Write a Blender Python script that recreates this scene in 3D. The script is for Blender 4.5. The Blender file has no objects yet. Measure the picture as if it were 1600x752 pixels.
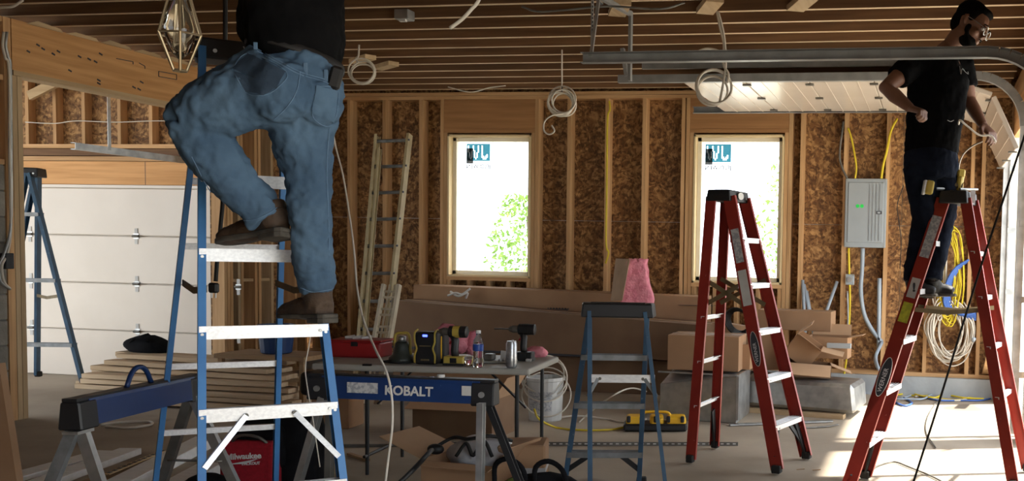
import bpy, bmesh, math, random
from mathutils import Vector, Matrix, noise
random.seed(7)
C = bpy.context.scene.collection
V = Vector
# ------------------------------------------------------------------ camera
FPX, PX0, PY0, CAMH = 1550.0, 1180.0, 482.0, 1.42
YAW, PITCH, ROLL = math.radians(10.06), 0.055, 0.021
_f0 = V((-math.sin(YAW), math.cos(YAW), 0)); _r0 = V((math.cos(YAW), math.sin(YAW), 0)); _z = V((0, 0, 1))
CF = _f0*math.cos(PITCH) - _z*math.sin(PITCH); _u = _z*math.cos(PITCH) + _f0*math.sin(PITCH)
CR = _r0*math.cos(ROLL) + _u*math.sin(ROLL); CU = _u*math.cos(ROLL) - _r0*math.sin(ROLL)
CP = V((0, 0, CAMH))
cam = bpy.data.cameras.new('camera'); camo = bpy.data.objects.new('camera', cam); C.objects.link(camo)
m = Matrix((CR, CU, -CF)).transposed().to_4x4(); m.translation = CP; camo.matrix_world = m
cam.sensor_fit = 'HORIZONTAL'; cam.sensor_width = 36; cam.lens = FPX/1600*36
cam.shift_x = (800-PX0)/1600; cam.shift_y = (PY0-376)/1600; cam.clip_end = 300
S = bpy.context.scene; S.camera = camo
# ------------------------------------------------------------------ world and light
w = bpy.data.worlds.new('sky'); S.world = w; w.use_nodes = True
nt = w.node_tree; bg = nt.nodes['Background']
bg.inputs[0].default_value = (0.86, 0.93, 1.0, 1); bg.inputs[1].default_value = 4.2
sun = bpy.data.lights.new('sun', 'SUN'); sun.energy = 16; sun.angle = math.radians(2); sun.color = (1, .95, .86)
suno = bpy.data.objects.new('sun', sun); C.objects.link(suno)
suno.rotation_euler = (V((-0.55, -0.22, -0.95))).to_track_quat('-Z', 'Y').to_euler()
vs = S.view_settings; vs.view_transform = 'Standard'; vs.look = 'None'; vs.gamma = 1; vs.use_curve_mapping = False
vs.exposure = 0.2
# ------------------------------------------------------------------ pixel -> place
def ray(px, py): return CF + CR*((px-PX0)/FPX) - CU*((py-PY0)/FPX)
def D(px, py, d): return CP + ray(px, py)*d
def G(px, py, z=0.0): r = ray(px, py); return CP + r*((z-CAMH)/r.z)
def AY(px, py, y): r = ray(px, py); return CP + r*(y/r.y)
def AX(px, py, x): r = ray(px, py); return CP + r*(x/r.x)
# ------------------------------------------------------------------ materials
MAT = {}
def mat(name, c1, c2=None, rough=.6, metal=0, scale=6, stretch=(1, 1, 1), detail=4, bump=0, bscale=None, rnd=0.12,
        spots=None, clear=0, trans=0, ior=1.45, emit=None, es=0, ramp=(.35, .65), spec=.5):
    m = bpy.data.materials.new(name); m.use_nodes = True; t = m.node_tree; N = t.nodes; L = t.links
    b = N['Principled BSDF']; b.inputs['Roughness'].default_value = rough; b.inputs['Metallic'].default_value = metal
    b.inputs['Coat Weight'].default_value = clear; b.inputs['Transmission Weight'].default_value = trans; b.inputs['IOR'].default_value = ior
    b.inputs['Specular IOR Level'].default_value = spec
    if emit: b.inputs['Emission Color'].default_value = (*emit, 1); b.inputs['Emission Strength'].default_value = es
    c2 = c2 or tuple(x*.8 for x in c1)
    tc = N.new('ShaderNodeTexCoord'); mp = N.new('ShaderNodeMapping'); mp.inputs['Scale'].default_value = stretch
    L.new(tc.outputs['Object'], mp.inputs[0])
    oi = N.new('ShaderNodeObjectInfo'); vm = N.new('ShaderNodeVectorMath'); vm.operation = 'ADD'
    sc = N.new('ShaderNodeMath'); sc.operation = 'MULTIPLY'; sc.inputs[1].default_value = 37
    L.new(oi.outputs['Random'], sc.inputs[0]); L.new(mp.outputs[0], vm.inputs[0]); L.new(sc.outputs[0], vm.inputs[1])
    nz = N.new('ShaderNodeTexNoise'); nz.inputs['Scale'].default_value = scale; nz.inputs['Detail'].default_value = detail
    L.new(vm.outputs[0], nz.inputs[0])
    cr = N.new('ShaderNodeValToRGB'); e = cr.color_ramp.elements
    e[0].position = ramp[0]; e[1].position = ramp[1]; e[0].color = (*c2, 1); e[1].color = (*c1, 1)
    L.new(nz.outputs[0], cr.inputs[0]); out = cr.outputs[0]
    if spots:
        col, ss, thr = spots
        n2 = N.new('ShaderNodeTexNoise'); n2.inputs['Scale'].default_value = ss; n2.inputs['Detail'].default_value = 3
        L.new(vm.outputs[0], n2.inputs[0])
        r2 = N.new('ShaderNodeValToRGB'); r2.color_ramp.elements[0].position = thr; r2.color_ramp.elements[1].position = thr+.06
        L.new(n2.outputs[0], r2.inputs[0]); mx = N.new('ShaderNodeMixRGB'); mx.inputs[2].default_value = (*col, 1)
        L.new(r2.outputs[0], mx.inputs[0]); L.new(out, mx.inputs[1]); out = mx.outputs[0]
    if rnd:
        hs = N.new('ShaderNodeHueSaturation'); mr = N.new('ShaderNodeMapRange')
        mr.inputs[3].default_value = 1-rnd; mr.inputs[4].default_value = 1+rnd
        L.new(oi.outputs['Random'], mr.inputs[0]); L.new(mr.outputs[0], hs.inputs['Value']); L.new(out, hs.inputs['Color']); out = hs.outputs[0]
    L.new(out, b.inputs['Base Color'])
    if bump:
        bn = N.new('ShaderNodeBump'); bn.inputs['Strength'].default_value = bump; bn.inputs['Distance'].default_value = .01
        src = nz
        if bscale:
            src = N.new('ShaderNodeTexNoise'); src.inputs['Scale'].default_value = bscale; src.inputs['Detail'].default_value = 5
            L.new(vm.outputs[0], src.inputs[0])
        L.new(src.outputs[0], bn.inputs['Height']); L.new(bn.outputs[0], b.inputs['Normal'])
    MAT[name] = m; return m
def wood(name, c1, c2, axis, **k):
    st = [14, 14, 14]; st[axis] = .9
    return mat(name, c1, c2, rough=.75, scale=1.6, stretch=st, detail=5, bump=.15, rnd=k.pop('rnd', .14), spots=(tuple(x*.35 for x in c1), .9, .74), **k)
STUD = ((.62, .38, .185), (.46, .26, .115))
for a, nm in enumerate('xyz'):
    wood('stud_'+nm, *STUD, a)
    wood('board_'+nm, (.55, .40, .235), (.42, .29, .155), a)
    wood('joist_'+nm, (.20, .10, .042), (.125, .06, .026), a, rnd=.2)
    wood('lvl_'+nm, (.72, .39, .16), (.56, .28, .10), a)
wood('header', (.42, .21, .08), (.33, .16, .06), 0, rnd=.05)
wood('lumber', (.66, .50, .33), (.52, .37, .22), 0, rnd=.12)
wood('primed', (.86, .85, .83), (.78, .77, .74), 0, rnd=.04)
wood('crate_ply', (.36, .23, .12), (.28, .17, .085), 0)
def osb():
    m = bpy.data.materials.new('osb'); m.use_nodes = True; t = m.node_tree; N = t.nodes; L = t.links; b = N['Principled BSDF']
    tc = N.new('ShaderNodeTexCoord'); nz = N.new('ShaderNodeTexNoise'); nz.inputs['Scale'].default_value = 5; nz.inputs['Detail'].default_value = 2
    L.new(tc.outputs['Object'], nz.inputs[0])
    mx = N.new('ShaderNodeMixRGB'); mx.inputs[0].default_value = .12; L.new(tc.outputs['Object'], mx.inputs[1]); L.new(nz.outputs['Color'], mx.inputs[2])
    v = N.new('ShaderNodeTexVoronoi'); v.inputs['Scale'].default_value = 42; v.distance = 'MANHATTAN'; L.new(mx.outputs[0], v.inputs[0])
    r = N.new('ShaderNodeValToRGB'); e = r.color_ramp.elements; e[0].position = .15; e[1].position = .9
    e[0].color = (.20, .10, .035, 1); e[1].color = (.52, .30, .12, 1)
    k = r.color_ramp.elements.new(.5); k.color = (.38, .205, .08, 1)
    sp = N.new('ShaderNodeSeparateColor'); L.new(v.outputs['Color'], sp.inputs[0]); L.new(sp.outputs[0], r.inputs[0])
    n3 = N.new('ShaderNodeTexNoise'); n3.inputs['Scale'].default_value = 6; n3.inputs['Detail'].default_value = 6; n3.inputs['Distortion'].default_value = 2.6
    L.new(tc.outputs['Object'], n3.inputs[0])
    r3 = N.new('ShaderNodeValToRGB'); r3.color_ramp.elements[0].position = .42; r3.color_ramp.elements[1].position = .62
    r3.color_ramp.elements[0].color = (.36, .27, .20, 1); r3.color_ramp.elements[1].color = (1, 1, 1, 1); L.new(n3.outputs[0], r3.inputs[0])
    m2 = N.new('ShaderNodeMixRGB'); m2.blend_type = 'MULTIPLY'; m2.inputs[0].default_value = .85
    L.new(r.outputs[0], m2.inputs[1]); L.new(r3.outputs[0], m2.inputs[2]); L.new(m2.outputs[0], b.inputs['Base Color'])
    b.inputs['Roughness'].default_value = .75
    bn = N.new('ShaderNodeBump'); bn.inputs['Strength'].default_value = .3; bn.inputs['Distance'].default_value = .004
    L.new(sp.outputs[1], bn.inputs['Height']); L.new(bn.outputs[0], b.inputs['Normal']); MAT['osb'] = m
osb()
mat('concrete', (.44, .37, .285), (.29, .235, .175), rough=.85, scale=1.1, detail=8, bump=.12, bscale=30, rnd=0, spots=((.20, .16, .12), .8, .62), ramp=(.3, .7))
mat('kerb', (.38, .40, .41), (.28, .30, .31), rough=.9, scale=3, detail=6, bump=.3, bscale=22)
mat('block', (.30, .28, .235), (.20, .185, .155), rough=.95, scale=5, detail=8, bump=.6, bscale=60)
mat('mortar', (.16, .15, .13), rough=.95)
mat('gravel', (.62, .58, .5), (.5, .47, .4), rough=.95, scale=3, detail=8, rnd=0)
mat('white_door', (.74, .66, .57), (.70, .62, .53), rough=.25, scale=2, rnd=.015)
mat('vinyl', (.85, .80, .66), (.82, .77, .62), rough=.35, rnd=0)
mat('jamb_wood', (.78, .62, .36), (.7, .54, .3), rough=.6, scale=2, rnd=.03)
mat('galv', (.52, .53, .52), (.36, .37, .37), rough=.42, metal=.85, scale=9, detail=3, bump=.05)
mat('galv_dark', (.20, .19, .17), (.12, .115, .10), rough=.5, metal=.6, scale=9)
mat('track_steel', (.30, .305, .30), (.23, .235, .23), rough=.45, metal=.2, scale=9, rnd=.05)
mat('alu', (.80, .81, .82), (.66, .67, .69), rough=.35, metal=.3, scale=18, stretch=(1, 6, 6), rnd=.05)
mat('alu_dull', (.24, .25, .26), (.17, .18, .18), rough=.5, metal=.5, scale=18, rnd=.05)
mat('ladder_blue', (.06, .22, .50), (.045, .17, .42), rough=.45, scale=7, rnd=.03, spots=((.16, .26, .4), 26, .72))
mat('ladder_blue_old', (.045, .115, .20), (.032, .08, .145), rough=.55, scale=7, rnd=.03, spots=((.18, .24, .3), 26, .70))
mat('ladder_red', (.30, .026, .015), (.25, .02, .012), rough=.42, scale=7, rnd=.03, spots=((.6, .25, .18), 34, .74))
mat('kobalt_blue', (.010, .036, .135), (.008, .028, .105), rough=.4, scale=6, rnd=.03, spots=((.1, .16, .3), 30, .73))
mat('black_plastic', (.016, .016, .018), (.01, .01, .011), rough=.5, rnd=0)
mat('rubber', (.022, .021, .02), rough=.85, rnd=0)
mat('sticker', (.62, .61, .58), (.5, .49, .47), rough=.5, rnd=0)
mat('ink', (.05, .05, .06), rough=.6, rnd=0)
mat('white_ink', (.8, .8, .8), rough=.6, rnd=0)
mat('print_grey', (.3, .31, .33), (.5, .5, .5), rough=.6, rnd=0, scale=60, ramp=(.45, .55))
mat('label_yellow', (.62, .6, .05), (.4, .42, .04), rough=.5, rnd=0, scale=40)
mat('khaki', (.22, .165, .085), (.16, .12, .06), rough=.7, metal=.2, scale=12, rnd=.05)
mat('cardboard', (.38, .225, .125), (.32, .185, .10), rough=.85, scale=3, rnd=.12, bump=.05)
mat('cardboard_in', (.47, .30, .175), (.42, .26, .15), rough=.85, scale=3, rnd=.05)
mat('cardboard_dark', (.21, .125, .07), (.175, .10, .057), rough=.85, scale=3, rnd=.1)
mat('tape', (.40, .26, .13), rough=.3, rnd=0)
mat('pink', (.78, .30, .36), (.66, .20, .26), rough=1, scale=16, detail=8, bump=.9, bscale=45, rnd=.05)
mat('kraft', (.40, .27, .17), rough=.8, rnd=.05)
mat('yellow', (.80, .47, .02), (.7, .38, .015), rough=.45, scale=9, rnd=0)
mat('yellow_dim', (.52, .38, .07), rough=.5, rnd=0)
mat('red_plastic', (.34, .018, .02), (.26, .012, .015), rough=.4, rnd=.05)
mat('red_cloth', (.42, .012, .028), (.33, .01, .02), rough=.85, scale=60, bump=.2, rnd=0)
mat('black_cloth', (.012, .012, .014), (.006, .006, .007), rough=.95, scale=9, bump=.25, bscale=120, rnd=0, spec=.15)
mat('shirt_black', (.0045, .0045, .005), (.002, .002, .0025), rough=.95, scale=5, detail=3, bump=.2, bscale=20, rnd=0, spec=.1)
mat('denim', (.09, .15, .225), (.045, .082, .135), rough=.9, scale=5.5, detail=6, bump=.35, bscale=26, rnd=0, ramp=(.3, .7), spec=.15)
mat('denim_dark', (.04, .062, .095), (.03, .048, .075), rough=.9, scale=9, detail=6, bump=.3, bscale=60, rnd=0, spec=.15)
mat('denim_worn', (.12, .20, .30), (.085, .15, .24), rough=.9, scale=30, rnd=0)
mat('denim_navy', (.012, .016, .028), (.007, .009, .016), rough=.95, scale=8, bump=.3, bscale=30, rnd=0, spec=.1)
mat('leather', (.075, .046, .028), (.035, .022, .014), rough=.75, scale=12, detail=6, bump=.4, bscale=50, rnd=0)
mat('leather_black', (.01, .009, .009), rough=.6, rnd=0)
mat('sole', (.09, .08, .065), (.05, .045, .038), rough=.9, scale=20, rnd=0)
mat('skin', (.42, .21, .13), (.35, .165, .10), rough=.55, scale=10, rnd=0)
mat('skin_tan_backlit', (.20, .092, .055), (.155, .07, .04), rough=.55, scale=10, rnd=0)  # skin darkened in its colour for the man's backlit silhouette
mat('hair', (.005, .004, .0035), (.003, .0025, .002), rough=.9, scale=40, bump=.6, rnd=0, spec=.1)
mat('eye', (.6, .58, .55), rough=.3, rnd=0)
mat('glass', (1, 1, 1), (1, 1, 1), rough=.0, trans=1, ior=1.45, rnd=0)
mat('clear_plastic', (.96, .98, 1), (.96, .98, 1), rough=.05, trans=1, ior=1.3, rnd=0)
mat('romex_white', (.62, .57, .49), (.55, .5, .42), rough=.5, rnd=.06)
mat('romex_yellow', (.70, .55, .03), (.62, .46, .02), rough=.5, rnd=.06)
mat('blue_tube', (.05, .13, .42), rough=.45, rnd=.05)
mat('pvc_grey', (.34, .40, .46), (.30, .35, .41), rough=.4, rnd=.05)
mat('black_cable', (.012, .012, .012), rough=.6, rnd=0)
mat('panel_grey', (.35, .39, .42), (.33, .37, .40), rough=.4, metal=.1, rnd=0)
mat('panel_slot', (.27, .30, .33), rough=.5, rnd=0)
mat('green_dot', (.03, .75, .12), rough=.5, rnd=0)
mat('led_blue', (.02, .03, .6), emit=(.05, .08, 1), es=6, rnd=0)
mat('tabletop', (.42, .41, .37), (.36, .35, .31), rough=.55, scale=4, bump=.1, bscale=80, rnd=0)
mat('bucket_white', (.60, .60, .58), (.5, .5, .48), rough=.4, rnd=0)
mat('bucket_blue', (.015, .045, .14), rough=.4, rnd=0)
mat('bag_white', (.55, .55, .56), (.42, .42, .44), rough=.35, scale=10, bump=.5, bscale=14, rnd=0)
mat('green_cloth', (.16, .22, .04), (.09, .12, .02), rough=.9, rnd=0)
mat('cyan_film', (.16, .55, .68), rough=.4, rnd=0)
mat('housewrap', (.82, .82, .80), (.78, .78, .76), rough=.6, rnd=0)
mat('wrap_blue', (.10, .25, .75), rough=.6, rnd=0)
mat('leaf', (.24, .42, .07), (.15, .30, .045), rough=.6, scale=3, rnd=.3)
mat('bark', (.2, .15, .1), rough=.9)
mat('blue_print', (.05, .1, .3), rough=.5, rnd=0)
def film(name, col, tr):
    m = bpy.data.materials.new(name); m.use_nodes = True; t = m.node_tree; N = t.nodes; L = t.links; N.remove(N['Principled BSDF'])
    a = N.new('ShaderNodeBsdfTranslucent'); b = N.new('ShaderNodeBsdfTransparent'); x = N.new('ShaderNodeMixShader'); x.inputs[0].default_value = tr
    a.inputs[0].default_value = (*col, 1); b.inputs[0].default_value = (*col, 1)
    L.new(a.outputs[0], x.inputs[1]); L.new(b.outputs[0], x.inputs[2]); L.new(x.outputs[0], N['Material Output'].inputs[0]); MAT[name] = m
film('cyan_film', (.14, .30, .35), .3); film('clear_letter', (.8, .8, .8), .4); film('grey_film', (.22, .22, .22), .3)
# ------------------------------------------------------------------ mesh helpers
def frame(ax, up=V((0, 0, 1))):
    ax = ax.normalized()
    if abs(ax.dot(up)) > .98: up = V((0, 1, 0)) if abs(ax.y) < .9 else V((1, 0, 0))
    b = ax.cross(up).normalized(); c = b.cross(ax).normalized()
    return ax, b, c
class MB:
    def __init__(s): s.v = []; s.f = []; s.e = []
    def add(s, vs, fs):
        k = len(s.v); s.v += [V(x) for x in vs]; s.f += [tuple(i+k for i in f) for f in fs]; return s
    def box(s, c, d, R=None):
        c = V(c); x, y, z = [q/2 for q in d]
        p = [V((a*x, b*y, e*z)) for a in (-1, 1) for b in (-1, 1) for e in (-1, 1)]
        if R is not None: p = [R @ q for q in p]
        return s.add([c+q for q in p], [(0, 1, 3, 2), (4, 6, 7, 5), (0, 4, 5, 1), (2, 3, 7, 6), (0, 2, 6, 4), (1, 5, 7, 3)])
    def bb(s, x0, x1, y0, y1, z0, z1): return s.box(((x0+x1)/2, (y0+y1)/2, (z0+z1)/2), (abs(x1-x0), abs(y1-y0), abs(z1-z0)))
    def bar(s, p0, p1, w, h, up=V((0, 0, 1))):
        p0, p1 = V(p0), V(p1); a, b, c = frame(p1-p0, V(up))
        P = []
        for q in (p0, p1):
            for sb, sc in ((-1, -1), (1, -1), (1, 1), (-1, 1)): P.append(q + b*(sb*w/2) + c*(sc*h/2))
        return s.add(P, [(3, 2, 1, 0), (4, 5, 6, 7)] + [(i, (i+1) % 4, (i+1) % 4+4, i+4) for i in range(4)])
    def sweep(s, p0, p1, prof, b, c):            # closed 2-D profile swept from p0 to p1 along directions b, c
        p0, p1 = V(p0), V(p1); n = len(prof)
        P = [q + b*x + c*y for q in (p0, p1) for x, y in prof]
        return s.add(P, [tuple(range(n))[::-1], tuple(range(n, 2*n))] + [(i, (i+1) % n, (i+1) % n+n, i+n) for i in range(n)])
    def channel(s, p0, p1, web, inner, wd, fl, t=.006):   # C channel; web runs along 'web', flanges point along 'inner'
        ax = (V(p1)-V(p0)).normalized(); inner = V(inner); inner = (inner-ax*inner.dot(ax)).normalized(); web = V(web); web = (web-ax*web.dot(ax)-inner*web.dot(inner)).normalized()
        a = wd/2
        return s.sweep(p0, p1, [(-a, 0), (a, 0), (a, fl), (a-t, fl), (a-t, t), (-a+t, t), (-a+t, fl), (-a, fl)], web, inner)
    def tube(s, pts, r, seg=8, cap=True):
        pts = [V(p) for p in pts]; n = len(pts); rs = r if isinstance(r, (list, tuple)) else [r]*n
        t0 = (pts[1]-pts[0]).normalized(); a, b, c = frame(t0); k = len(s.v)
        for i, p in enumerate(pts):
            t = (pts[min(i+1, n-1)]-pts[max(i-1, 0)]).normalized()
            b = (b - t*b.dot(t)); b = b.normalized() if b.length > 1e-6 else frame(t)[1]; c = t.cross(b)
            q = rs[i]; rx, ry = q if isinstance(q, tuple) else (q, q)
            for j in range(seg):
                an = 2*math.pi*j/seg; s.v.append(p + b*(math.cos(an)*rx) + c*(math.sin(an)*ry))
        for i in range(n-1):
            for j in range(seg): s.f.append((k+i*seg+j, k+i*seg+(j+1) % seg, k+(i+1)*seg+(j+1) % seg, k+(i+1)*seg+j))
        if cap: s.f.append(tuple(k+j for j in range(seg))[::-1]); s.f.append(tuple(k+(n-1)*seg+j for j in range(seg)))
        return s
    def lathe(s, c, prof, seg=16, ax=V((0, 0, 1))):       # prof: (radius, height)
        a, b, d = frame(V(ax)); c = V(c); k = len(s.v); n = len(prof)
        for r, h in prof:
            for j in range(seg):
                an = 2*math.pi*j/seg; s.v.append(c + a*h + b*(math.cos(an)*r) + d*(math.sin(an)*r))
        for i in range(n-1):
            for j in range(seg): s.f.append((k+i*seg+j, k+i*seg+(j+1) % seg, k+(i+1)*seg+(j+1) % seg, k+(i+1)*seg+j))
        s.f.append(tuple(k+j for j in range(seg))[::-1]); s.f.append(tuple(k+(n-1)*seg+j for j in range(seg)))
        return s
    def ring(s, c, R, r, ax=V((0, 0, 1)), seg=20, sub=6):
        a, b, d = frame(V(ax)); pts = [V(c)+b*math.cos(t)*R+d*math.sin(t)*R for t in [2*math.pi*i/seg for i in range(seg+1)]]
        return s.tube(pts, r, sub, cap=False)
    def ell(s, c, r, seg=14, rings=9, R=None):
        c = V(c); k = len(s.v)
        for i in range(rings+1):
            th = math.pi*(i+.02)/(rings+.04)
            for j in range(seg):
                an = 2*math.pi*j/seg; q = V((r[0]*math.sin(th)*math.cos(an), r[1]*math.sin(th)*math.sin(an), r[2]*math.cos(th)))
                s.v.append(c + (R @ q if R is not None else q))
        for i in range(rings):
            for j in range(seg): s.f.append((k+i*seg+j, k+(i+1)*seg+j, k+(i+1)*seg+(j+1) % seg, k+i*seg+(j+1) % seg))
        s.f.append(tuple(k+j for j in range(seg))); s.f.append(tuple(k+rings*seg+j for j in range(seg))[::-1])
        return s
    def prism(s, poly, th):                                # 3-D planar polygon given a thickness vector
        n = len(poly); th = V(th); P = [V(p) for p in poly]; P += [p+th for p in P]
        return s.add(P, [tuple(range(n))[::-1], tuple(range(n, 2*n))] + [(i, (i+1) % n, (i+1) % n+n, i+n) for i in range(n)])
    def build(s, name, m, parent=None, smooth=False, bev=0, kind=None, segs=1):
        me = bpy.data.meshes.new(name); off = WL.get(parent.name, V((0, 0, 0))) if parent else V((0, 0, 0))
        base = off
        if not parent and s.v:
            lo = V([min(q[i] for q in s.v) for i in range(3)]); hi = V([max(q[i] for q in s.v) for i in range(3)])
            base = V(((lo.x+hi.x)/2, (lo.y+hi.y)/2, lo.z))
        me.from_pydata([q-base for q in s.v], [], s.f); me.materials.append(MAT[m] if isinstance(m, str) else m)
        bm = bmesh.new(); bm.from_mesh(me); bmesh.ops.recalc_face_normals(bm, faces=bm.faces); bm.to_mesh(me); bm.free()
        if smooth:
            for p in me.polygons: p.use_smooth = True
        o = bpy.data.objects.new(name, me); C.objects.link(o)
        if parent: o.parent = parent
        else: o.location = base
        WL[o.name] = base
        if bev:
            b = o.modifiers.new('bevel', 'BEVEL'); b.width = bev; b.segments = segs; b.limit_method = 'ANGLE'; b.angle_limit = .7
        if kind: o['kind'] = kind
        return o
WL = {}                                                    # world origin of every object (no thing is rotated)
def thing(name, label, cat, loc, group=None):
    o = bpy.data.objects.new(name, None); C.objects.link(o); o.location = V(loc); o.empty_display_size = .1
    WL[o.name] = V(loc); o['label'] = label; o['category'] = cat
    if group: o['group'] = group
    return o
def tag(o, label, cat, group=None):
    o['label'] = label; o['category'] = cat
    if group: o['group'] = group
    return o
def struct(o): o['kind'] = 'structure'; return o
def sempty(name, loc=(0, 0, 0)):
    o = bpy.data.objects.new(name, None); C.objects.link(o); o.location = loc; WL[o.name] = V(loc); o['kind'] = 'structure'; return o
def shift_dup(o, delta, label=None, parent=None):          # copy a thing with its parts
    c = o.copy(); C.objects.link(c)
    if parent: c.parent = parent
    else: c.location = o.location + V(delta)
    WL[c.name] = WL.get(o.name, V((0, 0, 0))) + V(delta)
    if label: c['label'] = label
    for ch in KIDS(o): shift_dup(ch, delta, parent=c)
    return c
def KIDS(o): return [x for x in C.objects if x.parent == o]
def spline(pts, n=6):
    pts = [V(p) for p in pts]; P = [pts[0]*2-pts[1]] + pts + [pts[-1]*2-pts[-2]]; out = []
    for i in range(1, len(P)-2):
        for k in range(n):
            t = k/n; a, b, c, d = P[i-1], P[i], P[i+1], P[i+2]
            out.append(.5*((2*b)+(c-a)*t+(2*a-5*b+4*c-d)*t*t+(3*b-a-3*c+d)*t*t*t))
    out.append(P[-2]); return out
def cable(name, pts, r, m, label=None, cat='cable', group=None, parent=None, n=6, seg=6):
    o = MB().tube(spline(pts, n), r, seg).build(name, m, parent, smooth=True)
    if label: tag(o, label, cat, group)
    return o
def text(s, size, origin, right, up, m, parent, name='lettering', ext=.001, bold=0, name2=None):
    cu = bpy.data.curves.new('t', 'FONT'); cu.body = s; cu.size = size; cu.extrude = ext; cu.offset = bold; cu.resolution_u = 3
    t = bpy.data.objects.new('t', cu); C.objects.link(t)
    dg = bpy.context.evaluated_depsgraph_get(); me = bpy.data.meshes.new_from_object(t.evaluated_get(dg)); bpy.data.objects.remove(t)
    r = V(right).normalized(); u = V(up); u = (u-r*u.dot(r)).normalized(); n = r.cross(u)
    M3 = Matrix((r, u, n)).transposed().to_4x4(); M3.translation = V(origin)-WL.get(parent.name, V())
    if isinstance(right, V) and False: pass
    me.transform(M3); me.materials.clear(); me.materials.append(MAT[m])
    o = bpy.data.objects.new(name, me); C.objects.link(o); o.parent = parent; WL[o.name] = WL.get(parent.name, V()); return o
def rotm(rx=0, ry=0, rz=0):
    return Matrix.Rotation(rz, 3, 'Z') @ Matrix.Rotation(ry, 3, 'Y') @ Matrix.Rotation(rx, 3, 'X')
mat('khaki_pale', (.42, .34, .19), (.33, .26, .14), rough=.6, scale=9, rnd=.03)
mat('cream', (.55, .48, .36), (.46, .40, .29), rough=.6, scale=9, rnd=.03)
mat('dark_green', (.035, .042, .035), rough=.5, rnd=0)
mat('label_blue', (.03, .09, .40), rough=.4, rnd=0)
mat('can_silver', (.62, .64, .66), (.36, .38, .41), rough=.3, metal=.8, scale=40, rnd=0)
mat('brass', (.42, .34, .22), (.3, .24, .15), rough=.35, metal=.8, rnd=0)
# ================================================================== THE SETTING
YW = 10.25; XR = .74; XL = -7.0; YD = 8.9; CZ = 3.12
# floor
o = MB().bb(-12, .90, -4, 10.5, -.15, 0).build('floor', 'concrete'); struct(o)
o = MB().bb(-60, 60, -40, 70, -.5, -.16).build('outside_ground', 'gravel'); struct(o)
# ceiling: deck and joists
ceil = sempty('ceiling', (0, 0, CZ))
for i in range(5):
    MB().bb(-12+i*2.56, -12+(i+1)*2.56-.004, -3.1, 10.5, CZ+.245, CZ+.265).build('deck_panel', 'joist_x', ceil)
MB().bb(-12.1, .95, -3.2, 10.6, CZ+.266, CZ+.30).build('roof_light_seal', 'joist_x', ceil)  # unseen slab over the deck, added to stop light through its gaps
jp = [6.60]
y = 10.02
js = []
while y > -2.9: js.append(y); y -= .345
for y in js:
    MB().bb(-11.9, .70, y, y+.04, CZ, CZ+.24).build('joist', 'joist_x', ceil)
    # lower edge of each joist, paler: bounce light from the floor put into its colour
    MB().bb(-11.9, .70, y+.001, y+.039, CZ-.002, CZ+.001).build('joist_lit_edge', 'lumber', ceil)
for (px, py, w_) in ((968, 14, .11), (1109, 10, .11), (1254, 5, .11), (566, 94, .09), (602, 104, .09)):
    p = G(px, py, CZ-.03)
    MB().box((p.x, p.y, CZ-.024), (w_*1.1, .36, .038), rotm(0, 0, .42 if px > 800 else .95)).build('blocking', 'board_y', ceil)
p = G(632, 24, CZ-.02); b = MB().box(p, (.11, .10, .07)).build('junction_box', 'galv', ceil, bev=.005)
MB().box(p+V((.0, -.02, -.04)), (.05, .03, .02)).build('knockout', 'sticker', b)
# ---- back wall
wb = sempty('wall_back', (0, YW, 0))
D_ = .14
def stud(x, z0, z1, par=wb, y=YW, w_=.038, dep=D_, m='stud_z', nm='stud'):
    return MB().bb(x-w_/2, x+w_/2, y, y+dep, z0, z1).build(nm, m, par)
WT, WB = 2.66, 1.10
zt = CZ-.076
xs = [AY(px, 300, YW).x for px in (490, 545, 600, 657, 888, 947, 1005, 1066, 1252, 1320, 1386, 1452, 1519, 1536)]
for x in xs: stud(x, .24, zt)
MB().bb(XL, XR+.12, YW, YW+D_, zt, zt+.036).build('top_plate', 'stud_x', wb)
MB().bb(XL, XR+.12, YW, YW+D_, zt+.04, CZ).build('top_plate', 'stud_x', wb)
MB().bb(XL, XR+.12, YW, YW+D_, .20, .24).build('bottom_plate', 'stud_x', wb)
MB().bb(XL, XR+.12, YW-.06, YW+.2, 0, .20).build('kerb', 'kerb', wb)
wins = []
for (pa, pb) in ((699, 829), (1083, 1224)):
    wins.append((AY(pa, 300, YW).x, AY(pb, 300, YW).x))
for (xa, xb) in wins:
    for q in (xa-.024, xb+.024): stud(q, .24, WT+.02, nm='jack_stud')
    for q in (xa-.066, xb+.066): stud(q, .24, zt, nm='king_stud')
    MB().bb(xa-.045, xb+.045, YW+.004, YW+.13, WT+.06, zt-.002).build('window_header', 'header', wb)
    MB().bb(xa-.045, xb+.045, YW, YW+.14, WT+.02, WT+.058).build('header_plate', 'header', wb)
    MB().bb(xa-.004, xb+.004, YW-.002, YW+D_, WB-.04, WB).build('rough_sill', 'stud_x', wb)
    n = 3
    for i in range(n+2):
        q = xa+.02+(xb-xa-.04)*i/(n+1); stud(q, .24, WB-.042, nm='cripple_stud')
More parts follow.
